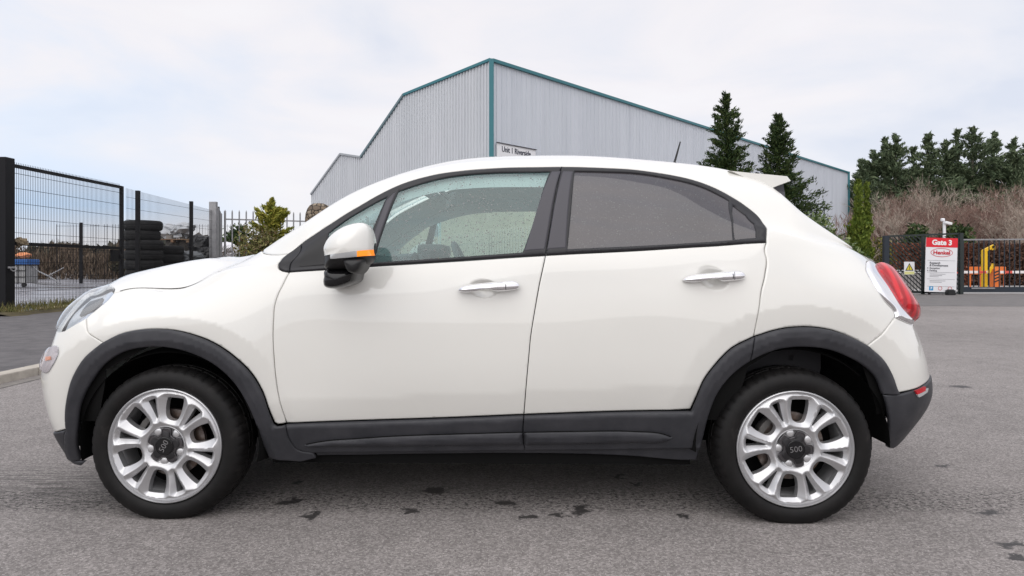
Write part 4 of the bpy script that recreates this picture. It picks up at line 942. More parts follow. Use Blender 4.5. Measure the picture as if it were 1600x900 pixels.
# a strip of old tyre tracks, and damp spots in front of the car
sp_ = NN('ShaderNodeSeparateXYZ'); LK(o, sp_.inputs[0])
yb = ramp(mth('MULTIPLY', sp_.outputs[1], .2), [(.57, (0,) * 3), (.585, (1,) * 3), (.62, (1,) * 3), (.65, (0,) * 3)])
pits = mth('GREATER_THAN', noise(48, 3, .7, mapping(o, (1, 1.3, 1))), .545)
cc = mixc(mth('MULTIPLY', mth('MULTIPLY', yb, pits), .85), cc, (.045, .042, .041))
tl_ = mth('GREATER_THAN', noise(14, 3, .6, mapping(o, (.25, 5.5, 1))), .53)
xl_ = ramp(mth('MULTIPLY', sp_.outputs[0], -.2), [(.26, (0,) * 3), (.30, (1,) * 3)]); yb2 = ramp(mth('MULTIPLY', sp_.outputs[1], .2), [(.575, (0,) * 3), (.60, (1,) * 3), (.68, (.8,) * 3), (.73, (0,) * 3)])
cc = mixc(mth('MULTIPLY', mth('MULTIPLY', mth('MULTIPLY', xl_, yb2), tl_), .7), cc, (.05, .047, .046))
wx = NN('ShaderNodeVectorMath'); wx.operation = 'ADD'; wn_ = NN('ShaderNodeVectorMath'); wn_.operation = 'SCALE'; wn_.inputs['Scale'].default_value = .16
ntx = NN('ShaderNodeTexNoise'); ntx.inputs['Scale'].default_value = 16; ntx.inputs['Detail'].default_value = 4; LK(o, ntx.inputs['Vector'])
sb = NN('ShaderNodeVectorMath'); sb.operation = 'SUBTRACT'; LK(ntx.outputs['Color'], sb.inputs[0]); sb.inputs[1].default_value = (.5, .5, .5)
LK(sb.outputs[0], wn_.inputs[0]); LK(o, wx.inputs[0]); LK(wn_.outputs[0], wx.inputs[1])
spots = [(455, 783, 20, 5), (487, 806, 14, 7), (678, 767, 22, 5), (906, 797, 15, 9), (828, 808, 18, 6), (708, 721, 9, 3), (790, 786, 22, 4), (870, 806, 16, 4), (462, 754, 10, 3), (970, 745, 8, 3), (995, 757, 6, 3), (640, 800, 12, 4), (1545, 802, 26, 5), (1580, 852, 24, 6), (1590, 870, 16, 5), (1500, 604, 18, 2.5), (1180, 775, 14, 4), (1068, 805, 9, 4), (1475, 728, 14, 2)]
acc = None
for px, py, rx, ry in spots:
    D = CAMH * FPX / (py - HOR); X = (px - 800) / FPX * D; ax = rx / FPX * D; ay = ry * D * D / (CAMH * FPX)
    v = mapping(wx.outputs[0], (1 / ax, 1 / ay, 0), (0, 0, 0), (-X / ax, -D / ay, 0)); l = NN('ShaderNodeVectorMath'); l.operation = 'LENGTH'; LK(v, l.inputs[0])
    acc = l.outputs['Value'] if acc is None else mth('MINIMUM', acc, l.outputs['Value'])
wet = ramp(mth('ADD', acc, mth('MULTIPLY', mth('SUBTRACT', noise(75, 3, .7, o), .5), 1.9)), [(.72, (1,) * 3), (1.0, (0,) * 3)])
cc = mixc(mth('MULTIPLY', wet, .9), cc, (.028, .026, .026))
LK(cc, b.inputs['Base Color']); LK(ramp(wet, [(0, (.88,) * 3), (1, (.55,) * 3)]), b.inputs['Roughness'])
bump(b, mth('ADD', fine, mth('MULTIPLY', vs_, .6)), .4, .004)
def sheet(name, pts, z, m, kind='structure', sub=0):
    bm = bmesh.new(); f = bm.faces.new([bm.verts.new((x, y, z)) for x, y in pts]); bmesh.ops.recalc_face_normals(bm, faces=bm.faces)
    if f.normal.z < 0: bmesh.ops.reverse_faces(bm, faces=[f])
    return tag(bmobj(name, bm, m), kind=kind)
sheet('ground', [(-700, -500), (700, -500), (700, 900), (-700, 900)], 0, M_asph)
M_asph2 = varied('dark_asphalt', (.085, .080, .082), (.145, .136, .137), 5, .85, .35, .4, 150, 7)
M_asph3 = varied('patched_asphalt', (.14, .133, .130), (.19, .18, .176), 3, .9, .3, .3, 90)
M_conc = varied('concrete', (.34, .31, .27), (.50, .46, .40), 7, .9, .25, .4, 60)
M_wet = mat('wet_concrete_yard', (.22, .22, .24), .35, 0, .5); b = use(M_wet); o = objc()
LK(ramp(noise(.5, 5, .6, mapping(o, (.4, 1, 1))), [(.35, (.14, .14, .155)), (.6, (.34, .34, .37))]), b.inputs['Base Color']); LK(ramp(noise(.4, 4, .6, mapping(o, (.3, 1, 1))), [(.4, (.12,) * 3), (.6, (.6,) * 3)]), b.inputs['Roughness'])
# footway on the left behind its kerb
sheet('footway', [(-4.72, 3.0), (-4.86, 30), (-9.7, 30), (-10.1, 3.0)], .055, M_asph2)
bm = bmesh.new()
y0 = 1.0
while y0 < 17:
    x0 = -4.55 - (y0 - 3) * .006; box(bm, (x0 - .0, y0 + .455, .025), (.15, .90, .11), bev=.012); y0 += .914
k = bmobj('kerb', bm, M_conc); tag(k, kind='structure')
sheet('gutter_strip', [(-4.40, 1.0), (-4.28, 1.0), (-4.42, 17), (-4.53, 17)], .004, varied('gutter', (.16, .15, .14), (.24, .22, .20), 12, .9))
sheet('yard', [(-10.9, 10), (-10.9, 54), (-60, 54), (-60, 10)], .012, M_wet)
sheet('gate_apron', [(9.0, 17.6), (60, 15.2), (60, 24.0), (9.0, 24.0)], .004, M_asph3)
sheet('service_road', [(11, 24.9), (60, 24.9), (60, 42), (11, 42)], .004, varied('pale_asphalt', (.27, .26, .255), (.35, .34, .33), 2, .85))
# ================================================================== VEGETATION HELPERS
def leafmat(name, cols, rough=.6, spec=.3, trl=.0):
    m = mat(name, cols[0], rough, 0, spec); b = use(m)
    g_ = NN('ShaderNodeNewGeometry'); n = len(cols)
    rc = ramp(g_.outputs['Random Per Island'], [(i / max(n - 1, 1), cc_) for i, cc_ in enumerate(cols)])
    big = noise(1.3, 3, .6, objc()); rc = mixc(1.0, rc, ramp(big, [(.3, (.65,) * 3), (.7, (1.25,) * 3)]), 'MULTIPLY')
    LK(rc, b.inputs['Base Color']); return m
M_bark = varied('bark', (.10, .085, .07), (.17, .15, .12), 9, .95, .1)
def quads(name, P0, D1, D2, m, parent=None, kind=None, diamond=True):
    """P0 centre (n,3), D1 half length vec, D2 half width vec"""
    n = len(P0); mid = P0 - D1 * .15
    V = np.stack([P0 - D1, mid + D2, P0 + D1, mid - D2], 1).reshape(-1, 3) if diamond else np.stack([P0 - D1 - D2, P0 - D1 + D2, P0 + D1 + D2, P0 + D1 - D2], 1).reshape(-1, 3)
    me = bpy.data.meshes.new(name); me.vertices.add(4 * n); me.vertices.foreach_set('co', V.ravel())
    me.loops.add(4 * n); me.loops.foreach_set('vertex_index', np.arange(4 * n)); me.polygons.add(n)
    me.polygons.foreach_set('loop_start', np.arange(n) * 4); me.polygons.foreach_set('loop_total', np.full(n, 4)) if False else None
    me.update(calc_edges=True); me.materials.append(m); me.validate()
    o_ = link(bpy.data.objects.new(name, me), parent)
    if kind: o_['kind'] = kind
    return o_
def unit(v): return v / (np.linalg.norm(v, axis=-1, keepdims=True) + 1e-9)
def conifer(name, x, y, h, r, m, n=6000, leaf=.10, z0=0., taper=1.0, droop=.15, rag=.35, label='', cat='tree', group=None, low=.0, wdt=.28, rise=.25):
    root = empty(name, (x, y, z0), label=label, cat=cat, group=group)
    bm = bmesh.new(); tube(bm, [(0, 0, 0), (.02 * h * rng.normal() * .3, 0, h * .5), (0, 0, h * .98)], [max(.05, h * .018), h * .011, .01], 8); bmobj('trunk', bm, M_bark, root, True)
    nb = max(24, n // 90)
    u = rng.random(nb) ** .9; hz = low * h + u * (1 - low) * h
    prof = (1 - u) ** taper * (.75 + .25 * np.sin(u * 9 + rng.random() * 6)) ; prof = np.minimum(prof, .42 if r > 3 and h < 10 else .6); prof = np.where(u < .12, prof * (.6 + u / .12 * .4), prof)
    Lb = r * np.clip(prof, .02, 1) * (1 - rag * rng.random(nb)) + .02 * r; az = rng.random(nb) * 2 * np.pi
    up_ = rise + .5 * u ** 2 + .15 * rng.normal(size=nb)
    dr = unit(np.stack([np.cos(az), np.sin(az), up_], 1))
    pk = rng.choice(nb, n, p=(Lb + .015 * r) / (Lb + .015 * r).sum()); t = rng.random(n) ** .62
    org = np.stack([np.zeros(nb), np.zeros(nb), hz], 1)[pk]; P0 = org + dr[pk] * (Lb[pk] * t)[:, None]; P0[:, 2] -= droop * Lb[pk] * t * t
    P0 += rng.normal(size=P0.shape) * (.13 * Lb[pk] * (1.1 - t * .85) + .25 * leaf)[:, None] * np.array([1, 1, .55])
    nl = n // 60; P0[:nl] = np.stack([rng.normal(size=nl) * leaf * .35, rng.normal(size=nl) * leaf * .35, h * (1 - .10 * rng.random(nl))], 1)
    d = unit(dr[pk] + rng.normal(size=P0.shape) * .5 + np.array([0, 0, .2])); d[:nl] = unit(d[:nl] + np.array([0, 0, 1.5]))
    sz = leaf * (.6 + .8 * rng.random(n))[:, None]; w_ = unit(np.cross(d, rng.normal(size=d.shape))) * sz * wdt
    P0[:, 2] = np.clip(P0[:, 2], .02, None)
    quads('crown', P0, d * sz, w_, m, root)
    return root
def bush(name, x, y, rx, ry, h, m, n=4000, leaf=.05, z0=0., label='', cat='shrub', group=None, lumps=7, wdt=.5, stems=True, parent_only=False, flat=0., kind=None):
    root = empty(name, (x, y, z0), label=label, cat=cat, group=group)
    if stems:
        bm = bmesh.new()
        for k in range(6):
            a = rng.random() * 6.28; tube(bm, [(0, 0, 0), (rx * .25 * math.cos(a), ry * .25 * math.sin(a), h * .4), (rx * .5 * math.cos(a), ry * .5 * math.sin(a), h * .8)], [.03, .02, .008], 6)
        bmobj('stems', bm, M_bark, root, True)
    cs = np.stack([rng.uniform(-.55, .55, lumps) * rx, rng.uniform(-.55, .55, lumps) * ry, rng.uniform(.25, .72, lumps) * h], 1); rr = rng.uniform(.35, .55, lumps)
    k = rng.integers(0, lumps, n); v = unit(rng.normal(size=(n, 3))); rad = rr[k] * (.55 + .5 * rng.random(n) ** .5)
    P0 = cs[k] + v * rad[:, None] * np.array([rx, ry, h * .75]); P0[:, 2] = np.abs(P0[:, 2])
    P0 += rng.normal(size=P0.shape) * .03 * h
    d = unit(v * .6 + rng.normal(size=P0.shape) * .7); sz = leaf * (.6 + .8 * rng.random(n))[:, None]; w_ = unit(np.cross(d, rng.normal(size=d.shape))) * sz * wdt
    f_ = quads('foliage', P0, d * sz, w_, m, root); return root
def bare_tree(name, x, y, h, m, spread=.35, depth=5, z0=0., label='', group=None, stems=1, twig=.006, seed=0, cat='tree', twigs=2600, lean=0.):
    rs = random.Random(seed); root = empty(name, (x, y, z0), label=label, cat=cat, group=group); bm = bmesh.new(); tips = []
    def br(p, d, l, r_, dep):
        q = p + d * l; mid = p.lerp(q, .5) + Vector((rs.gauss(0, .04), rs.gauss(0, .04), 0)) * l
        tube(bm, [p, mid, q], [r_, r_ * .85, r_ * .7], 5 if dep > 2 else 3, cap=False)
        if dep <= 2: tips.append((p, q))
        if dep == 0: return
        for k in range(rs.choice((2, 3, 3)) if dep > 1 else 3):
            nd = (d + Vector((rs.gauss(0, spread * 1.4), rs.gauss(0, spread * 1.4), rs.gauss(.12, spread * .5)))).normalized()
            br(p.lerp(q, rs.uniform(.55, 1.0)), nd, l * rs.uniform(.62, .85), r_ * .6, dep - 1)
    for s_ in range(stems):
        br(Vector((rs.gauss(0, .25) * (stems > 1), rs.gauss(0, .25) * (stems > 1), 0)), Vector((rs.gauss(lean, .12 * stems), rs.gauss(0, .1 * stems), 1)).normalized(), h * .30, h * (.022 if twigs > 1000 else .016) / stems ** .5, depth)
    bmobj('trunk', bm, m, root, True)
    if twigs:
        tp = np.array([[*a, *b_] for a, b_ in tips]); k = rng.integers(0, len(tp), twigs); u = rng.random(twigs)[:, None]; P0 = tp[k, :3] * (1 - u) + tp[k, 3:] * u
        d = unit(unit(tp[k, 3:] - tp[k, :3]) + rng.normal(size=(twigs, 3)) * .55 + np.array([0, 0, .25])); sz = (.028 * h * (.5 + rng.random(twigs)))[:, None]
        quads('twigs', P0 + d * sz, d * sz, unit(np.cross(d, rng.normal(size=d.shape))) * twig, m, root)
    return root
# ================================================================== WAREHOUSE
def cladmat(name, c1, c2):
    m = mat(name, c1, .45, .0, .4); b = use(m); o = objc(); LK(ramp(noise(.9, 6, .65, mapping(o, (1.6, 1.6, .12))), [(.3, c1), (.7, c2)]), b.inputs['Base Color']); return m
M_cladW = cladmat('pale_grey_metal_cladding', (.52, .54, .565), (.60, .615, .64)); M_cladR = cladmat('pale_blue_grey_cladding', (.54, .57, .62), (.62, .65, .70))
M_teal = mat('teal_trim', (.035, .17, .20), .45, 0, .5); M_white_sign = mat('sign_white', (.80, .80, .82), .4)
M_tealg = mat('grey_teal_trim', (.13, .19, .21), .5); M_roof = mat('roof_sheet', (.35, .37, .39), .5)
WC = Vector((-.9, 29.9, 0)); dL = Vector((-.734, .679, 0)); dR = Vector((.679, .734, 0))
wh_ = empty('warehouse', tuple(WC), label='large pale grey corrugated warehouse with teal edge trim behind the car', cat='warehouse')
profL = [(0, 10.0), (6.08, 9.49), (9.72, 6.79), (11.65, 7.17), (14.7, 5.15)]
profR = [(0, 10.0), (49.05, 10.0)]
def zat(pr, t): return float(np.interp(t, [p[0] for p in pr], [p[1] for p in pr]))
def ribbed(name, dirv, nrm, pr, pitch, prof_, m):
    """prof_: list of (fraction of the pitch, depth out)"""
    bm = bmesh.new(); T = pr[-1][0]; ts = []; k = 0
    while k * pitch < T:
        for f, dd in prof_:
            t = (k + f) * pitch
            if t <= T: ts.append((t, dd))
        k += 1
    ts.append((T, 0)); prev = None; extra_ = [p[0] for p in pr[1:-1]]
    for t, dd in ts:
        a = dirv * t + nrm * dd; lo = bm.verts.new((a.x, a.y, 0)); hi = bm.verts.new((a.x, a.y, zat(pr, t)))
        if prev: bm.faces.new((prev[0], lo, hi, prev[1]))
        prev = (lo, hi)
    return bmobj(name, bm, m, wh_)
nL = Vector((-dL.y, dL.x, 0)); nL = -nL if nL.y > 0 else nL
nR = Vector((dR.y, -dR.x, 0))
ribbed('gable_wall', dL, nL, profL, .200, [(0, 0), (.34, 0), (.42, .05), (.74, .05), (.82, 0)], M_cladW)
ribbed('side_wall', dR, nR, profR, .333, [(0, 0), (.42, 0), (.45, -.014), (.5, .0), (.88, 0), (.91, .035), (.97, .035)], M_cladR)
def beam(bm, a, b_, s, up=Vector((0, 0, 1))):
    a, b_ = Vector(a), Vector(b_); d = (b_ - a); l = d.length; d.normalize(); up = Vector((0, 1, 0)) if abs(d.dot(up)) > .99 else up; x = d.cross(up).normalized(); z = x.cross(d)
    Mx = Matrix((d, x, z)).transposed().to_4x4(); Mx.translation = (a + b_) / 2
    box(bm, (0, 0, 0), (l, s[0], s[1])); vs = bm.verts[-8:]; bmesh.ops.transform(bm, matrix=Mx, verts=vs)
def beamobj(name, segs, s, m, parent, **k):
    bm = bmesh.new()
    for a, b_ in segs: beam(bm, a, b_, s)
    return bmobj(name, bm, m, parent, **k)
ptL = [dL * t + Vector((0, 0, z + .05)) + nL * .06 for t, z in profL]
for i in range(4): beamobj('roof_trim', [(ptL[i], ptL[i+1])], (.11, .12) if i < 2 else (.10, .10), M_teal if i < 1 else (M_tealg if i < 2 else M_roof), wh_)
beamobj('roof_trim', [(Vector((0, 0, 10.02)) + nR * .07, dR * 49.05 + Vector((0, 0, 10.02)) + nR * .07)], (.12, .14), M_teal, wh_)
beamobj('corner_trim', [((nL + nR) * .05, (nL + nR) * .05 + Vector((0, 0, 10.06)))], (.2, .2), M_teal, wh_)
beamobj('corner_trim', [(dR * 49.05 + nR * .06, dR * 49.05 + nR * .06 + Vector((0, 0, 10.1)))], (.2, .2), M_teal, wh_)
bm = bmesh.new(); q = []
for t, z in profL: q.append((bm.verts.new(dL * t + Vector((0, 0, z - .02))), bm.verts.new(dL * t + dR * 49 + Vector((0, 0, z - .02)))))
for i in range(4): bm.faces.new((q[i][0], q[i+1][0], q[i+1][1], q[i][1]))
bmobj('roof', bm, M_roof, wh_)
# far walls close the shell
bm = bmesh.new(); a, b_ = dL * 14.7, dL * 14.7 + dR * 49
bm.faces.new([bm.verts.new(v) for v in (a, b_, b_ + Vector((0, 0, 5.1)), a + Vector((0, 0, 5.1)))])
pts = [dL * t + dR * 49 for t, z in profL]; bm.faces.new([bm.verts.new(v) for v in [pts[0], pts[-1]] + [dL * t + dR * 49 + Vector((0, 0, z - .05)) for t, z in profL[::-1]]])
bmobj('rear_wall', bm, M_cladW, wh_)
# unit sign on the side wall
def on_wall(px, py):          # hit the side wall plane
    d = Vector(((px - 800) / FPX, 1, -(py - HOR) / FPX)); nn = nR; t = (WC + nR * .06 - Vector((0, 0, CAMH))).dot(nn) / d.dot(nn); return Vector((0, 0, CAMH)) + d * t
a, b_ = on_wall(775.5, 223), on_wall(836, 234); hgt = .62; wsg = (b_ - a).length
sg_c = (a + b_) / 2; zc = (a.z + b_.z) / 2 - hgt / 2
Mw = Matrix((dR, -nR, Vector((0, 0, 1)))).transposed().to_4x4()
sgn = empty('unit_sign', (sg_c.x, sg_c.y, zc), label='white name board on the warehouse side wall next to the teal corner', cat='sign'); sgn.matrix_world = Matrix.Translation((sg_c.x, sg_c.y, zc)) @ Mw
bm = bmesh.new(); box(bm, (0, -.02, 0), (wsg, .05, hgt), bev=.01); bmobj('board', bm, M_white_sign, sgn)
M_ink = mat('sign_ink', (.03, .035, .06), .6)
bm = bmesh.new(); box(bm, (0, -.06, hgt / 2), (wsg * 1.02, .07, .035)); bmobj('top_lip', bm, M_app, sgn)
text('lettering', 'Unit 1 Riverside', .34, M_ink, sgn, Matrix.Translation((-.03, -.05, .055)) @ Matrix.Rotation(R(90), 4, 'X'), .004, bold=.007, sx=(wsg * .84) / 2.49)
# ================================================================== BEIGE BUILDING BEHIND THE CAR
M_beige = varied('beige_render', (.42, .38, .28), (.52, .47, .36), 1.5, .9, .2, .2, 30)
A_, B_ = Vector((-6.6, 32.4, 0)), Vector((.3, 17.0, 0)); dv = (B_ - A_).normalized(); nv = Vector((dv.y, -dv.x, 0)); nv = -nv if nv.y > 0 else nv
Lw = (B_ - A_).length; bb = empty('beige_outbuilding', tuple(A_), label='low beige rendered building seen through the front side window', cat='building')
bb.matrix_world = Matrix.Translation(A_) @ Matrix((dv, -nv, Vector((0, 0, 1)))).transposed().to_4x4()
bm = bmesh.new(); box(bm, (Lw / 2, 1.25, 1.5), (Lw, 2.5, 3.0)); bmobj('wall', bm, M_beige, bb)
bm = bmesh.new(); box(bm, (Lw / 2, 1.2, 3.05), (Lw + .3, 2.9, .12)); bmobj('roof', bm, M_roof, bb)
M_paleblue = mat('pale_blue_window', (.45, .60, .62), .3)
for t in (2.9, 4.6, 10.0):
    bm = bmesh.new(); box(bm, (t, -.03, 1.75), (.62, .08, 1.5)); w_ = bmobj('window', bm, M_paleblue, bb)
    bm = bmesh.new(); box(bm, (t, -.08, 1.75), (.40, .03, 1.25)); bmobj('pane', bm, mat('window_pane', (.12, .15, .16), .1, 0, .6), w_)
# ================================================================== FENCES
M_fblk = mat('black_powder_coat', (.006, .006, .008), .5, 0, .25)
M_galv = varied('galvanised_steel', (.26, .26, .27), (.38, .38, .39), 6, .5, .4, metal=.5)
def palisade(name, a, b_, h, pitch, label, m=None, pw=.055, postn=3, z0=0.):
    m = m or M_galv; a, b_ = Vector(a), Vector(b_); d = b_ - a; L_ = d.length; d.normalize(); root = empty(name, tuple(a), math.atan2(d.y, d.x), label=label, cat='fence')
    bm = bmesh.new(); n = int(L_ / pitch)
    for k in range(n + 1):
        x = k * pitch; q = [(x - pw/2, 0), (x - pw/4, -.02), (x + pw/4, -.02), (x + pw/2, 0)]
        lo = [bm.verts.new((u, v, .05)) for u, v in q]; hi = [bm.verts.new((u, v, h - .08)) for u, v in q]; tp = bm.verts.new((x, -.01, h))
        for i in range(3): bm.faces.new((lo[i], lo[i+1], hi[i+1], hi[i])); bm.faces.new((hi[i], hi[i+1], tp))
    bmobj('pales', bm, m, root)
    for z in (.35, h - .35): beamobj('rail', [((0, .03, z), (L_, .03, z))], (.04, .05), m, root)
    for k in range(postn): beamobj('post', [((L_ * k / (postn - 1), .09, 0), (L_ * k / (postn - 1), .09, h - .05))], (.07, .10), m, root)
    return root
palisade('palisade_fence', (-10.25, 24.4, 0), (-5.6, 26.6, 0), 3.05, .235, 'grey galvanised palisade fence behind the yellow green shrub', pw=.05, postn=4)
palisade('palisade_fence', (-4.4, 26.0, 0), (1.2, 14.2, 0), 2.0, .16, 'pale palisade fence seen through the front side window', m=mat('pale_fence', (.40, .38, .31), .7), pw=.06, postn=4)
# tall grey sheet-clad gate post next to the palisade, seen edge on
gp = empty('steel_gate', (-10.32, 23.6, 0), label='tall grey steel sheeted gate leaf standing open beside the palisade fence', cat='gate')
bm = bmesh.new(); box(bm, (-.0, 0, 1.62), (.24, .16, 3.25), bev=.01); bmobj('post', bm, M_galv, gp)
bm = bmesh.new()
for k in range(9): box(bm, (.13 - .36 * (.12 + k * .22), .12 + k * .22, 1.50), (.035, .18, 2.95))
bmobj('sheet', bm, M_galv, gp); beamobj('top_rail', [((.12, .05, 3.02), (-.62, 2.0, 3.02))], (.05, .07), M_galv, gp); beamobj('bottom_rail', [((.12, .05, .4), (-.62, 2.0, .4))], (.05, .07), M_galv, gp)
FX = -10.38
def weld(name, y0, y1, h, m, parent, x=0., pitch=.052, hp=.2, z0=.08, wire=.0065, dbl=True, top=None):
    bm = bmesh.new(); y = y0
    while y <= y1:
        hh = h if top is None else top(y); box(bm, (x, y, (z0 + hh) / 2), (wire, wire, hh - z0)); y += pitch
    z = z0 + .1
    while z < h:
        for dx in ((-wire, wire) if dbl else (0,)): box(bm, (x + dx, (y0 + y1) / 2, z), (wire, y1 - y0, wire * 1.15))
        z += hp
    return bmobj(name, bm, m, parent)
gt = empty('mesh_gate', (FX, 14.1, 0), label='black welded mesh gate with a heavy post at the left edge', cat='gate')
bm = bmesh.new(); box(bm, (-.02, -.12, 1.62), (.26, .26, 3.26), bev=.012); box(bm, (-.02, -.12, .06), (.36, .36, .12), bev=.01); bmobj('post', bm, M_fblk, gt)
bm = bmesh.new(); box(bm, (.13, -.12, 1.0), (.05, .16, .04), bev=.01); tube(bm, [(.15, -.2, 1.0), (.17, -.14, .93), (.17, -.06, .93), (.15, 0, 1.0)], .012, 6); bmobj('lock', bm, M_galv, gt)
beamobj('top_rail', [((0, 0, 3.12), (0, 4.05, 3.12))], (.06, .07), M_fblk, gt)
beamobj('middle_rail', [((0, 0, 1.50), (0, 4.05, 1.50))], (.06, .07), M_fblk, gt)
beamobj('stile', [((0, 4.05, .12), (0, 4.05, 3.15))], (.07, .10), M_fblk, gt)
weld('wire_mesh', .05, 4.0, 3.2, M_fblk, gt, hp=.31)
bm = bmesh.new(); box(bm, (.03, 3.72, 1.30), (.06, .34, .30)); box(bm, (.05, 3.9, 1.28), (.05, .1, .12), bev=.01); bmobj('latch', bm, M_fblk, gt)
fe = empty('mesh_fence', (FX, 18.2, 0), label='black welded mesh fence panels beyond the gate in front of the tyre stacks', cat='fence')
for y in (.75, 3.9, 5.9):
    bm = bmesh.new(); box(bm, (0, y, 1.56), (.09, .10, 3.12)); bmobj('post', bm, M_fblk, fe)
weld('wire_mesh', .1, 5.9, 3.06, M_fblk, fe, hp=.30, pitch=.062, dbl=False, x=.04, wire=.0062, top=lambda y: 3.12 - .03 * y)
# a farther line of mesh crossing the yard
fm = empty('yard_fence', (-26, 39, 0), label='far black mesh fence across the wet yard with one thick post', cat='fence')
bm = bmesh.new(); x = 0
while x < 12: box(bm, (x, 0, 1.7), (.012, .012, 3.4)); x += .16
for z in (.9, 1.8, 2.4, 3.3): box(bm, (6, 0, z), (12, .014, .014))
bmobj('wire_mesh', bm, M_fblk, fm)
for x in (1.4, 12): beamobj('post', [((x, 0, 0), (x, 0, 3.5))], (.12, .12), M_fblk, fm)
# right: fence, gate, sign
M_navy = mat('navy_grey_paint', (.018, .026, .038), .4, 0, .5); M_dgreen = mat('dark_green_grey_paint', (.022, .03, .03), .45, 0, .5)
DF_ = 24.7
fx0, fx1 = (1384 - 800) / FPX * DF_, (1501 - 800) / FPX * DF_
rf_ = empty('bar_fence', (fx0, DF_, 0), label='dark diagonal bar fence panel with a navy post left of the sliding gate', cat='fence')
beamobj('post', [((0, 0, 0), (0, 0, 2.12))], (.17, .14), M_navy, rf_); beamobj('post', [((fx1 - fx0, 0, 0), (fx1 - fx0, 0, 2.22))], (.12, .14), M_dgreen, rf_)
wF = fx1 - fx0; beamobj('post', [((wF * .5, .02, 0), (wF * .5, .02, 2.1))], (.09, .09), M_dgreen, rf_)
beamobj('rail', [((0, 0, 2.10), (wF, 0, 2.20))], (.05, .06), M_dgreen, rf_); beamobj('rail', [((0, 0, .10), (wF, 0, .06))], (.05, .08), M_dgreen, rf_); beamobj('rail', [((0, .03, .84), (wF, .03, .84))], (.04, .05), M_dgreen, rf_)
bm = bmesh.new(); x = -1.6
while x < wF:
    # bars running down to the right, clipped to the panel
    x0_, z0_, x1_, z1_ = x, 2.1, x + 2.1, .1
    if x0_ < 0: z0_ = 2.1 + (x0_) * (2.0 / 2.1) ; x0_ = 0
    if x1_ > wF: z1_ = .1 + (x1_ - wF) * (2.0 / 2.1); x1_ = wF
    if z0_ - z1_ > .05: beam(bm, (x0_, .0, z0_), (x1_, .0, z1_), (.03, .03), Vector((0, 1, 0)))
    x += .17
x = .05
while x < wF: box(bm, (x, .05, 1.1), (.010, .010, 2.0)); x += .11
bmobj('bars', bm, M_dgreen, rf_)
sg_ = empty('sliding_gate', (fx1 + .08, DF_ + .12, 0), label='long dark barred sliding gate with pale top rail right of the sign', cat='gate')
GL = 9.0
beamobj('top_rail', [((0, 0, 1.98), (GL, 0, 2.04))], (.05, .05), M_galv, sg_); beamobj('bottom_beam', [((0, 0, .17), (GL, 0, .17))], (.14, .19), M_navy, sg_)
bm = bmesh.new(); x = .1
while x < GL: box(bm, (x, 0, 1.12), (.028, .028, 1.74)); x += .186
bmobj('bars', bm, M_navy, sg_)
bm = bmesh.new(); box(bm, (.75, -.10, .22), (.85, .02, .05)); bmobj('rail_plate', bm, M_galv, sg_)
# warning sign
wsx = (1422 - 800) / FPX * 24.5
ws = empty('warning_sign', (wsx, 24.55, 1.04 - 4 / FPX * 24.5), label='small white warning notice with a black triangle on the bar fence', cat='sign')
bm = bmesh.new(); box(bm, (0, 0, 0), (.37, .012, .46)); bmobj('board', bm, M_white_sign, ws)
M_yel = mat('sign_yellow', (.75, .62, .05), .5); M_ink2 = mat('black_ink', (.02, .02, .02), .6)
bm = bmesh.new(); box(bm, (0, -.009, -.17), (.35, .004, .10)); bmobj('yellow_band', bm, mat('pale_yellow', (.72, .70, .30), .5), ws)
bm = bmesh.new()
tri = [(-.15, -.09), (.15, -.09), (0, .18)]; vs = [bm.verts.new((x, -.009, z)) for x, z in tri]; vi = [bm.verts.new((x * .72, -.009, z * .72 - .0)) for x, z in tri]
for i in range(3): bm.faces.new((vs[i], vs[(i+1) % 3], vi[(i+1) % 3], vi[i]))
bmobj('triangle', bm, M_ink2, ws); bm = bmesh.new(); vi = [bm.verts.new((x * .70, -.0085, z * .70)) for x, z in tri]; bm.faces.new(vi); bmobj('triangle_fill', bm, M_yel, ws)
bm = bmesh.new(); box(bm, (0, -.011, .03), (.022, .003, .10)); box(bm, (0, -.011, -.045), (.022, .003, .022)); bmobj('exclamation_mark', bm, M_ink2, ws)
# gate sign
D_ = 24.2; sw, sh = 1.10, 1.92; scx = (1469 - 800) / FPX * D_
M_signred = mat('sign_red', (.72, .015, .03), .45); M_sredink = mat('red_ink', (.60, .02, .04), .5); M_grey = mat('grey_ink', (.16, .16, .18), .6); M_blue = mat('blue_ink', (.02, .30, .60), .5)
gs = empty('gate_sign', (scx, D_, 0), label='tall white information board with a red header standing before the fence', cat='sign')
gs.rotation_euler = (0, R(1.6), R(-1.5))
bm = bmesh.new(); box(bm, (0, 0, .10 + sh / 2), (sw, .03, sh), bev=.004); board = bmobj('board', bm, M_white_sign, gs)
bm = bmesh.new(); box(bm, (0, -.019, .10 + sh - .165), (sw, .006, .33)); bmobj('header', bm, M_signred, gs)
for x in (-.35, .35):
    bm = bmesh.new(); box(bm, (x, .05, 1.0), (.06, .06, 2.0)); bmobj('post', bm, M_fblk, gs)
def st_text(s_, x, z, size, m, bold=0, sx=1., align='CENTER'): return text('lettering', s_, size, m, gs, Matrix.Translation((x, -.026, z)) @ Matrix.Rotation(R(90), 4, 'X'), .002, bold=bold, sx=sx, align=align)
st_text('Gate 3', 0, .10 + sh - .17, .25, mat('white_ink', (.85, .85, .85), .5), .010, 1.02)
bm = bmesh.new(); n = 48; zc = 1.50
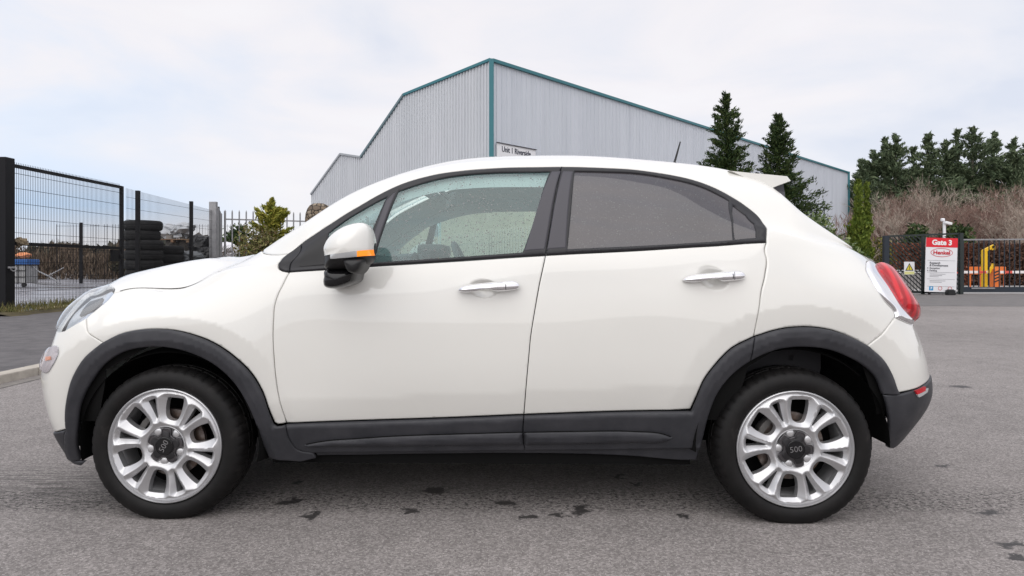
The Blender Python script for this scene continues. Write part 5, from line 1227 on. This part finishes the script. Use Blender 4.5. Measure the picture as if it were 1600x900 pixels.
for k in range(n):
    a0_, a1_ = 2*math.pi*k/n, 2*math.pi*(k+1)/n
    bm.faces.new([bm.verts.new((r_ * .385 * math.cos(a), -.022, zc + rz_ * .155 * math.sin(a))) for a, r_, rz_ in ((a0_, 1, 1), (a1_, 1, 1), (a1_, .955, .89), (a0_, .955, .89))])
bmesh.ops.remove_doubles(bm, verts=bm.verts, dist=1e-4); bmobj('emblem_ring', bm, M_sredink, gs)
st_text('Henkel', 0, zc - .005, .185, M_sredink, .005, 1.12)
for z in (1.22, .80, .56, .30):
    bm = bmesh.new(); box(bm, (0, -.018, z), (sw * .88, .005, .007)); bmobj('rule', bm, M_grey, gs)
st_text('Research', -.41, 1.13, .10, M_grey, .002, 1., 'LEFT'); st_text('& Development', -.41, 1.045, .10, M_grey, .002, 1., 'LEFT')
st_text('Reception', -.41, .945, .088, M_grey, .001, 1., 'LEFT'); st_text('Parking', -.41, .86, .088, M_grey, .001, 1., 'LEFT')
for z in (.945, .86):
    bm = bmesh.new(); box(bm, (-.47, -.018, z), (.035, .005, .035)); bmobj('bullet', bm, M_grey, gs)
for k, z in enumerate((.74, .69, .64, .50, .45)):
    bm = bmesh.new(); box(bm, (-.12 - .06 * (k % 3), -.018, z), (.55 - .12 * (k % 3), .005, .012)); bmobj('small_print', bm, M_grey, gs)
bm = bmesh.new(); box(bm, (-.33, -.018, .225), (.14, .005, .14)); bmobj('parking_symbol', bm, M_blue, gs)
st_text('P', -.33, .225, .12, M_white_sign, .004)
for x in (-.02, .32):
    bm = bmesh.new(); n = 24
    for k in range(n):
        a0_, a1_ = 2*math.pi*k/n, 2*math.pi*(k+1)/n; bm.faces.new([bm.verts.new((x + r_ * math.cos(a), -.022, .235 + r_ * math.sin(a))) for a, r_ in ((a0_, .07), (a1_, .07), (a1_, .055), (a0_, .055))])
    bmesh.ops.remove_doubles(bm, verts=bm.verts, dist=1e-4); bmobj('prohibition_ring', bm, M_sredink, gs)
bx = empty('ground_box', ((1485 - 800) / FPX * 24.0, 24.0, 0), label='small black box on the ground at the foot of the gate sign', cat='box')
bm = bmesh.new(); box(bm, (0, 0, .09), (.26, .2, .18), bev=.02); box(bm, (0, 0, .19), (.18, .14, .03), bev=.01); bmobj('case', bm, M_blk, bx)
# barrier
M_yb = varied('yellow_paint', (.75, .45, .01), (.80, .50, .02), 4, .45, .4); M_org = varied('orange_plastic', (.72, .16, .03), (.80, .22, .05), 4, .5, .4)
br_ = empty('barrier_post', ((1538 - 800) / FPX * 29.5, 29.5, 0), label='yellow steel barrier post with an angled head behind the sliding gate', cat='barrier post')
bm = bmesh.new(); box(bm, (0, 0, .85), (.17, .17, 1.7), bev=.01); bmobj('post', bm, M_yb, br_)
bm = bmesh.new(); beam(bm, (-.05, 0, 1.66), (.42, 0, 1.90), (.12, .12)); box(bm, (.36, 0, 1.80), (.13, .12, .18)); bmobj('head', bm, M_yb, br_)
ob_ = empty('barrier_cabinet', ((1552 - 800) / FPX * 28.6, 28.6, 0), label='orange barrier cabinet with black chevrons beside the yellow post', cat='cabinet')
bm = bmesh.new(); box(bm, (.05, 0, .45), (.28, .3, .9), bev=.02); bmobj('body', bm, M_org, ob_)
bm = bmesh.new()
for k in range(4): beam(bm, (-.08, -.155, .35 + k * .13), (.16, -.155, .45 + k * .13), (.006, .05))
bmobj('chevrons', bm, M_ink2, ob_)
bm = bmesh.new(); beam(bm, (-.22, -.02, .72), (-.02, -.02, 1.05), (.08, .10)); box(bm, (-.02, -.02, 1.02), (.08, .1, .22)); bmobj('yellow_arm', bm, M_yb, ob_)
ba = empty('lowered_barrier', ((1500 - 800) / FPX * 29.2, 29.2, 0), label='white and red striped barrier arm lowered across the service road', cat='barrier')
M_wr = mat('white_red_stripes', (.8, .75, .74), .5); b = use(M_wr); o = objc(); sp2 = NN('ShaderNodeSeparateXYZ'); LK(o, sp2.inputs[0])
fr_ = mth('FRACT', mth('MULTIPLY', sp2.outputs[0], .9)); LK(mixc(mth('GREATER_THAN', fr_, .72), (.80, .76, .75), (.70, .10, .07)), b.inputs['Base Color'])
bm = bmesh.new(); box(bm, (4.5, 0, .76), (9.4, .05, .11), bev=.01); bmobj('pole', bm, M_wr, ba)
bm = bmesh.new(); box(bm, (.0, .1, .38), (.12, .12, .76)); bmobj('rest', bm, M_galv, ba)
for i, (px, wpx) in enumerate(((1524, 20), (1560, 22))):
    D = 30.2; bo = empty('plastic_barrier', ((px - 800) / FPX * D, D, 0), label=['orange plastic road barrier left of the yellow post', 'orange plastic road barrier right of the yellow post'][i], cat='barrier', group='orange barriers on the service road')
    w2 = wpx / FPX * D
    bm = bmesh.new(); box(bm, (0, 0, .82), (w2, .06, .34), bev=.02); bmobj('panel', bm, M_org, bo)
    for sx_ in (-.4, .4):
        bm = bmesh.new(); box(bm, (w2 * sx_, 0, .30), (.04, .04, .66)); box(bm, (w2 * sx_, 0, .03), (.12, .5, .06), bev=.01); bmobj('foot', bm, M_org, bo)
lw = empty('low_wall', ((1412 - 800) / FPX * 31, 31, 0), label='low grey wall with white coping behind the bar fence', cat='wall')
bm = bmesh.new(); box(bm, (0, 0, .36), (3.6, .25, .72)); bmobj('wall', bm, varied('grey_block', (.22, .21, .21), (.32, .31, .30), 3, .9), lw)
bm = bmesh.new(); box(bm, (0, 0, .78), (3.7, .32, .12), bev=.02); bmobj('coping', bm, M_white_sign, lw)
cc_ = empty('camera_pole', ((1475.5 - 800) / FPX * 34, 34, 0), label='thin white pole with a small camera behind the gate sign', cat='camera pole')
bm = bmesh.new(); tube(bm, [(0, 0, 0), (0, 0, 3.25)], .07, 8); bmobj('pole', bm, M_white_sign, cc_)
bm = bmesh.new(); box(bm, (.10, -.1, 3.15), (.34, .24, .13), Matrix.Rotation(R(14), 3, 'Y'), bev=.03); box(bm, (-.08, 0, 3.32), (.16, .16, .16), bev=.05); bmobj('camera', bm, M_white_sign, cc_)
# stone pier
M_stone = mat('brown_rubble_stone', (.2, .16, .12), .95); b = use(M_stone); o = objc(); v1 = NN('ShaderNodeTexVoronoi'); v1.inputs['Scale'].default_value = 5.5; LK(mapping(o, (1, 1, 1.5)), v1.inputs['Vector'])
v2 = voro(5.5, mapping(o, (1, 1, 1.5)), 'DISTANCE_TO_EDGE'); sc_ = NN('ShaderNodeSeparateColor'); LK(v1.outputs['Color'], sc_.inputs[0])
stc = ramp(sc_.outputs[0], [(0, (.13, .10, .075)), (.5, (.22, .17, .12)), (1, (.30, .25, .19))]); LK(mixc(mth('LESS_THAN', v2, .05), stc, (.04, .035, .03)), b.inputs['Base Color']); bump(b, ramp(v2, [(0, (0,) * 3), (.12, (1,) * 3)]), .8, .04)
DP = 20.5
sp3 = empty('stone_pier', ((498 - 800) / FPX * DP, DP, 0), label='brown rubble stone pier with a domed top left of the windscreen pillar', cat='pier')
V, F = lathe([(.40, 0), (.39, 1.6), (.385, 2.45), (.375, 2.60), (.34, 2.74), (.27, 2.84), (.15, 2.90), (.0, 2.915)], 28, 'z'); V = [(x * (1 + .03 * math.sin(9 * z + 5 * x)), y * (1 + .03 * math.cos(8 * z + 4 * y)), z) for x, y, z in V]
mesh('masonry', V, F, M_stone, sp3, True, sharp=60)
# ================================================================== YARD THINGS (left)
def tyre_mesh():
    pr = [(.30, .02), (.34, .0), (.45, .0), (.495, .03), (.51, .07), (.50, .075), (.50, .09), (.512, .095), (.512, .135), (.50, .14), (.50, .155), (.512, .16), (.512, .2), (.495, .25), (.45, .28), (.34, .28), (.30, .26), (.28, .14), (.30, .02)]
    V, F = lathe(pr, 36, 'z'); ob = mesh('stacked_tyre', V, F, M_oldt, None, True, sharp=40); return ob
M_oldt = varied('old_tyre_rubber', (.012, .012, .013), (.03, .03, .03), 5, .8, .3)
def tyre_stack(px, D, n, sc, grp, lab):
    t0 = None
    for k in range(n):
        o_ = tyre_mesh() if t0 is None else t0.copy()
        if t0 is None: t0 = o_
        else: C.objects.link(o_)
        o_.location = ((px - 800) / FPX * D + rng.normal() * .035, D + rng.normal() * .03, .28 * sc * k + .012); o_.scale = (sc, sc, sc); o_.rotation_euler = (0, 0, rng.random() * 6)
        nm = ['bottom', 'second', 'third', 'fourth', 'fifth', 'sixth', 'seventh', 'eighth'][k] if k < n - 1 else 'topmost'
        tag(o_, label=f'{nm} black tyre of the {lab}' + ('' if k in (0, n - 1) else ' counted from the ground'), cat='tyre', group=grp)
tyre_stack(225, 21.3, 8, 1.08, 'tyres in the stacks behind the mesh fence', 'tall stack behind the mesh fence')
tyre_stack(261, 22.6, 6, 1.0, 'tyres in the stacks behind the mesh fence', 'lower stack beside the tall one')
def blob(name, px, py, D, w, h, m, label, cat, seed=1, z=None, rough=.25, dy=.8):
    bm = bmesh.new(); bmesh.ops.create_icosphere(bm, subdivisions=4, radius=1)
    from mathutils import noise as mn
    for v in bm.verts:
        p = v.co.copy(); q = 1 + rough * mn.noise(p * 1.7 + Vector((seed * 7, 0, 0))) + rough * .6 * mn.noise(p * 4.5 + Vector((0, seed * 5, 0))); v.co = Vector((p.x * w / 2 * q, p.y * w / 2 * dy * q, p.z * h / 2 * q))
    zz = CAMH - (py - HOR) / FPX * D if z is None else z
    o_ = bmobj(name, bm, m, None, True, 25); o_.location = ((px - 800) / FPX * D, D, zz); return tag(o_, label=label, cat=cat)
M_bag = mat('black_bin_bag', (.015, .015, .017), .3, 0, .5); M_wbag = mat('white_bag', (.70, .69, .72), .6); M_gbag = mat('grey_tarp', (.14, .15, .16), .45, 0, .5); M_clearp = mat('crumpled_plastic_sheet', (.48, .50, .52), .3)
blob('scrap_heap', 292, 425, 24.5, 1.9, 2.7, varied('grey_scrap', (.08, .075, .07), (.22, .20, .18), 6, .9), 'heap of mixed scrap behind the mesh fence under the plastic sheet', 'scrap heap', 3, rough=.5)
blob('bin_bag', 316, 384, 24.0, .86, .75, M_bag, 'large shiny black bag on top of the scrap by the fence post', 'bag', 5); blob('bin_bag', 322, 399, 23.8, .75, .6, M_bag, 'lower black bag resting under the large shiny one', 'bag', 8)
blob('grey_tarp', 296, 404, 23.2, 1.05, .55, M_gbag, 'crumpled dark grey tarpaulin low on the scrap heap', 'tarpaulin', 11)
blob('plastic_sheet', 276, 364, 24.3, 1.0, .65, M_clearp, 'crumpled pale plastic sheet on top of the scrap', 'plastic sheet', 13, rough=.6)
blob('white_bag', 354, 392, 27.5, .95, .7, M_wbag, 'bulging white bag behind the palisade fence', 'bag', 17)
pl_ = empty('timber_pallet', ((272 - 800) / FPX * 23.9, 23.9, 1.04 + 38 / FPX * 23.9), .2, label='broken brown timber pallet lying on the scrap heap', cat='pallet')
M_wood = varied('weathered_timber', (.24, .13, .08), (.36, .25, .16), 5, .85); bm = bmesh.new()
for k in range(5): box(bm, (0, -.2 + k * .1, .06), (1.25, .08, .02), Matrix.Rotation(R(rng.normal() * 4), 3, 'Z'))
bmobj('boards', bm, M_wood, pl_)
bm = bmesh.new()
for k in (-.5, 0, .5): box(bm, (k, 0, 0), (.09, .5, .09))
bmobj('bearers', bm, M_wood, pl_)
# cart with blue tray
DC = 33.0; ct_ = empty('scrap_cart', ((36 - 800) / FPX * DC, DC, 0), label='grey caged container with a blue tray of orange scrap in the yard', cat='container')
bm = bmesh.new(); box(bm, (0, 0, .62), (.85, .9, .85), bev=.05); bmobj('tank', bm, varied('grey_plastic', (.28, .28, .28), (.4, .4, .4), 3, .6), ct_)
bm = bmesh.new()
for x in (-.46, -.2, .1, .46):
    box(bm, (x, -.48, .62), (.03, .03, .95))
for z in (.2, .5, .8, 1.06): box(bm, (0, -.48, z), (.95, .03, .03))
bmobj('cage', bm, M_fblk, ct_)
bm = bmesh.new(); box(bm, (0, 0, 1.22), (1.0, .9, .26), bev=.03); bmobj('tray', bm, mat('blue_plastic', (.02, .10, .32), .5), ct_)
for sx_ in (-.33, .33):
    bm = bmesh.new(); V, F = lathe([(.0, -.04), (.11, -.04), (.12, 0), (.11, .04), (.0, .04)], 16); vv = [bm.verts.new((x + sx_, y - .4, z + .12)) for x, y, z in V]
    for f in F:
        try: bm.faces.new([vv[i] for i in f])
        except ValueError: pass
    bmobj('wheel', bm, M_blk, ct_)
blob('orange_rag_heap', 37, 399, DC, .62, .28, mat('orange_cloth', (.75, .30, .14), .8), 'heap of orange material in the blue tray', 'rags', 4)
bm = bmesh.new(); tube(bm, [W(44, 411, 33), W(60, 424, 33), W(75, 431, 32.5), W(95, 443, 32)], .035, 6); tube(bm, [W(95, 443, 32), W(70, 444, 32.6), W(50, 442, 33)], .03, 6); tube(bm, [W(75, 431, 32.5), W(100, 418, 33)], .025, 5)
tag(bmobj('pipe_scrap', bm, M_galv, None, True), label='grey hose and pipes trailing from the caged container onto the wet yard', cat='pipes')
rg_ = blob('cloth_rag', 30, 378, 14.35, .30, .18, varied('brown_cloth', (.16, .13, .11), (.36, .29, .18), 12, .9), 'brown cloth draped on the middle rail of the mesh gate', 'cloth', 6, rough=.5, dy=.6)
tag(rg_, label='brown cloth hung on the middle rail of the mesh gate')
pk_ = empty('timber_plank', (FX + .32, 14.8, .13), R(86), label='pale timber plank lying in the grass at the foot of the mesh gate', cat='plank')
bm = bmesh.new(); box(bm, (.45, 0, .0), (1.5, .14, .035), bev=.004); bmobj('board', bm, varied('pale_timber', (.40, .33, .20), (.52, .44, .28), 5, .8), pk_)
# verge
M_soil = varied('verge_soil', (.06, .05, .03), (.12, .10, .05), 5, .95); bm = bmesh.new(); n_ = 40; vr = []
for i in range(n_ + 1):
    y = 13.2 + 14 * i / n_; vr.append([bm.verts.new((FX + .72 + rng.normal() * .04, y, .05)), bm.verts.new((FX + .35, y, .10 + rng.random() * .03)), bm.verts.new((FX - .5, y, .03))])
for i in range(n_):
    for k in range(2): bm.faces.new((vr[i][k], vr[i][k+1], vr[i+1][k+1], vr[i+1][k]))
bmesh.ops.recalc_face_normals(bm, faces=bm.faces); tag(bmobj('verge', bm, M_soil, None, True), kind='structure')
M_grass = leafmat('verge_grass', [(.10, .11, .03), (.16, .15, .05), (.22, .18, .08), (.07, .09, .025)], .8)
n_ = 5200; P0 = np.stack([FX + rng.uniform(-.3, .72, n_), rng.uniform(13.4, 26, n_), np.full(n_, .1)], 1); d = unit(np.stack([rng.normal(size=n_) * .4, rng.normal(size=n_) * .4, np.ones(n_)], 1)); sz = (.05 + .09 * rng.random(n_) ** 2)[:, None]
quads('grass', P0 + d * sz, d * sz, unit(np.cross(d, rng.normal(size=d.shape))) * .006, M_grass, None, 'stuff')
# brown reed bank at the back of the yard
M_reed = leafmat('dead_brown_stems', [(.13, .09, .065), (.20, .15, .11), (.09, .07, .05), (.27, .20, .14)], .9)
hb_ = empty('brown_hedge', (-40, 52, 0), label='long brown hedge of dead stems across the back of the wet yard', cat='hedge')
n_ = 26000; P0 = np.stack([rng.uniform(-14, 26, n_), rng.normal(0, .8, n_), rng.random(n_) ** .8 * 2.5], 1); P0[:, 2] *= (.9 + .18 * np.sin(P0[:, 0] * 1.3) + .1 * np.sin(P0[:, 0] * 3.7)); d = unit(np.stack([rng.normal(size=n_) * .22, rng.normal(size=n_) * .3, np.ones(n_)], 1)); sz = (.16 + .25 * rng.random(n_))[:, None]
quads('stems', P0, d * sz, unit(np.cross(d, rng.normal(size=d.shape))) * .032, M_reed, hb_)
M_dk = leafmat('dark_undergrowth', [(.03, .035, .02), (.06, .05, .03), (.09, .07, .04)], .9)
bush('dark_shrub', -24.5, 48, 3.5, 1.6, 2.0, M_dk, 5000, .13, label='dark tangled undergrowth behind the mesh gate in front of the brown hedge', cat='undergrowth')
bare_tree('bare_shrub', -12.2, 26.5, 2.9, M_reed, .4, 4, label='thin bare shrub behind the black bags', seed=5, twigs=500, twig=.008, cat='shrub')
# ================================================================== PLANTING
G1 = leafmat('yellow_green_needles', [(.14, .17, .02), (.28, .28, .04), (.40, .35, .07), (.09, .13, .02)], .7)
G2 = leafmat('dark_evergreen', [(.016, .034, .012), (.032, .060, .018), (.055, .085, .026), (.085, .11, .03)], .7)
G3 = leafmat('glossy_laurel', [(.03, .06, .012), (.07, .12, .03), (.13, .18, .05), (.24, .27, .10)], .4, .5)
G4 = leafmat('thuja_green', [(.06, .10, .015), (.13, .18, .025), (.20, .24, .04)], .7)
G5 = leafmat('blue_green_pine', [(.05, .075, .04), (.095, .13, .07), (.15, .185, .10)], .8)  # far needles: slight distance haze lightened into the leaf colours
G6 = leafmat('olive_shrub_leaves', [(.08, .09, .025), (.17, .17, .05), (.26, .23, .09), (.045, .06, .02), (.26, .16, .09)], .6, .4)
D = 19.5
bush('olive_shrub', (418 - 800) / FPX * D, D, .98, .8, 2.15, G6, 9000, .045, label='dense olive green shrub at the end of the bonnet in front of the palisade', lumps=9)
conifer('golden_conifer', (424 - 800) / FPX * (D + .6), D + .6, 3.0, 1.7, G1, 9000, .065, low=.25, taper=.85, droop=-.1, rag=.6, rise=.45, label='small yellow green conifer rising out of the olive shrub', cat='conifer', wdt=.3)
bush('twiggy_shrub', (462 - 800) / FPX * 21, 21, .5, .5, 2.0, leafmat('brown_leaves', [(.12, .08, .04), (.2, .14, .07), (.08, .07, .03)]), 1500, .04, label='thin brown leaved shrub between the olive shrub and the stone pier')
bush('dark_shrub', (362 - 800) / FPX * 29, 29, .9, .8, 2.7, G2, 3000, .09, label='dark green shrub seen through the palisade behind the white bag')
D = 25.
conifer('tall_conifer', (1135 - 800) / FPX * D, D, 7.25, 5.2, G2, 42000, .07, taper=1.05, droop=.05, rag=.55, rise=.3, label='taller dark conifer before the warehouse above the rear roof', cat='conifer', wdt=.26)
conifer('tall_conifer', (1222 - 800) / FPX * D, D + .4, 6.6, 4.9, G2, 44000, .07, taper=1.05, droop=.05, rag=.55, rise=.3, label='second dark conifer right of the taller one behind the spoiler', cat='conifer', wdt=.26)
D = 15.5
bush('laurel_bush', (1306 - 800) / FPX * D, D, .80, .8, 1.65, G3, 9000, .055, label='glossy light green laurel bush just above the rear quarter of the car', lumps=10, wdt=.42)
bush('laurel_bush', (1274 - 800) / FPX * 17.5, 17.5, 1.0, .9, 2.3, G3, 9000, .06, label='taller glossy laurel bush behind the other at the foot of the conifers', lumps=9, wdt=.42)
D = 23.5
conifer('columnar_thuja', (1341 - 800) / FPX * D, D, 3.95, .80, G4, 15000, .075, taper=.55, droop=.0, rise=1.1, rag=.18, label='wider columnar thuja with twin tips left of the bare trees', cat='thuja', wdt=.35)
conifer('columnar_thuja', (1361.5 - 800) / FPX * D, D + .3, 3.92, .50, G4, 9000, .075, taper=.5, droop=.0, rise=1.1, rag=.15, label='narrow columnar thuja to the right of the wider one', cat='thuja', wdt=.35)
M_twig = leafmat('pinkish_brown_twigs', [(.22, .135, .115), (.33, .22, .18), (.16, .10, .085)], .9)
M_twig2 = leafmat('pale_brown_branches', [(.38, .31, .26), (.50, .43, .36), (.30, .24, .20)], .9)
for i, (px, D, h) in enumerate(((1262, 27, 3.6), (1290, 26, 3.2), (1308, 27, 2.9))):
    bare_tree('bare_shrub', (px - 800) / FPX * D, D, h, M_twig2, .3, 4, label=['bare twiggy shrub against the warehouse wall right of the conifers', 'middle bare shrub against the warehouse wall', 'small bare shrub near the warehouse end corner'][i], seed=20 + i, stems=3, twigs=350, twig=.006, cat='shrub', group='bare shrubs before the warehouse wall')
# conifers far behind
fc = [(1346, 253, 26), (1366, 236, 24), (1384, 219, 26), (1400, 212, 28), (1427, 231, 24), (1450, 211, 30), (1478, 219, 24), (1496, 205, 28), (1520, 200, 34), (1553, 206, 30), (1583, 219, 32), (1604, 226, 30)]
flab = ['leftmost and lowest', 'second from the left', 'third from the left', 'fourth from the left', 'low fifth from the left', 'pointed sixth from the left', 'seventh from the left', 'eighth from the left', 'broadest and tallest', 'tenth from the left', 'eleventh from the left', 'rightmost']
for i, (px, py, wp) in enumerate(fc):
    D = 66 + (i * 7 % 5) * 1.6; h = CAMH + (HOR - py) / FPX * D
    conifer('far_conifer', (px - 800) / FPX * D, D, h, wp * 5.4 / FPX * D, G5, 11000, .21, taper=1.0, droop=-.05, rag=.8, low=.15, rise=.3, label=flab[i] + ' of the dark conifers beyond the bare trees', cat='conifer', group='dark conifers in a row behind the bare trees', wdt=.28)
bt = [(1388, 268, 46, 2), (1412, 262, 45, 2), (1440, 275, 47, 3), (1466, 262, 46, 2), (1492, 280, 44, 3), (1520, 268, 46, 2), (1548, 262, 43, 2), (1572, 250, 45, 2), (1598, 262, 42, 2), (1400, 300, 41, 4), (1455, 300, 41, 4), (1510, 300, 42, 4), (1585, 290, 40, 4)]
nmb = ['first', 'second', 'third', 'fourth', 'fifth', 'sixth', 'seventh', 'eighth', 'ninth']
for i, (px, py, D, sm) in enumerate(bt):
    h = CAMH + (HOR - py) / FPX * D
    bare_tree('bare_tree', (px - 800) / FPX * D, D, h * .95, M_twig if i % 3 else M_twig2, .27, 6, label=(f'{nmb[i]} from the left of the tall bare brown trees' if i < 9 else f'{nmb[i-9]} from the left of the low twiggy bare trees before the taller ones'), seed=40 + i, stems=sm, twigs=900, twig=.010, group='bare brown trees behind the right fence')
D = 39
for i, (px, w_, h_) in enumerate(((1427, 1.3, 3.4), (1487, 1.2, 3.2))):
    bush('evergreen_bush', (px - 800) / FPX * D, D, w_, 1.0, h_, G2, 3500, .13, label=['dark evergreen bush left of the camera pole', 'dark evergreen bush right of the camera pole'][i])
G7 = leafmat('brown_beech_leaves', [(.16, .055, .035), (.24, .10, .06), (.10, .045, .03)], .8)
for i, (x0_, x1_, nn_) in enumerate(((1388, 1508, 14000), (1512, 1680, 16000))):
    D = 36; X0, X1 = (x0_ - 800) / FPX * D, (x1_ - 800) / FPX * D; hd = empty('beech_hedge', ((X0 + X1) / 2, D, 0), label=['red brown beech hedge behind the gate sign', 'darker brown beech hedge behind the barrier'][i], cat='hedge')
    n_ = nn_; hh = (X1 - X0) / 2; P0 = np.stack([rng.uniform(-hh, hh, n_), rng.uniform(-.6, .6, n_), rng.random(n_) * 2.2], 1); d = unit(rng.normal(size=(n_, 3))); sz = (.06 + .05 * rng.random(n_))[:, None]
    quads('foliage', P0, d * sz, unit(np.cross(d, rng.normal(size=d.shape))) * sz * .5, G7 if i == 0 else leafmat('dark_brown_beech_leaves', [(.10, .05, .035), (.14, .075, .05), (.06, .035, .025)], .8), hd)
bush('yellow_shrub', (1379 - 800) / FPX * 27.5, 27.5, .42, .4, 2.2, leafmat('yellow_leaves', [(.25, .20, .03), (.12, .13, .03), (.06, .08, .02)]), 1800, .05, label='small yellow leaved shrub between the thuja and the navy post')
# dense twig mass low between the trees, uncountable
n_ = 9000; P0 = np.stack([rng.uniform(23, 44, n_), rng.uniform(44, 52, n_), rng.random(n_) ** .8 * 4.6], 1); d = unit(np.stack([rng.normal(size=n_) * .5, rng.normal(size=n_) * .3, np.ones(n_)], 1)); sz = (.25 + .35 * rng.random(n_))[:, None]
quads('thicket', P0, d * sz, unit(np.cross(d, rng.normal(size=d.shape))) * .02, M_twig, None, 'stuff')
# low far scenery beyond the yard on the left and right closing the horizon
M_far = leafmat('far_woodland', [(.05, .055, .045), (.08, .08, .06), (.06, .05, .045)], .9)
n_ = 24000; ang = rng.uniform(-1.25, 1.25, n_); rr_ = rng.uniform(150, 175, n_); P0 = np.stack([np.sin(ang) * rr_, np.cos(ang) * rr_, rng.random(n_) ** 1.2 * (5.5 + 1.5 * np.sin(ang * 23) + np.sin(ang * 61))], 1); d = unit(rng.normal(size=(n_, 3))); sz = (.5 + .8 * rng.random(n_))[:, None]
quads('far_woods', P0, d * sz, unit(np.cross(d, rng.normal(size=d.shape))) * sz * .6, M_far, None, 'stuff')
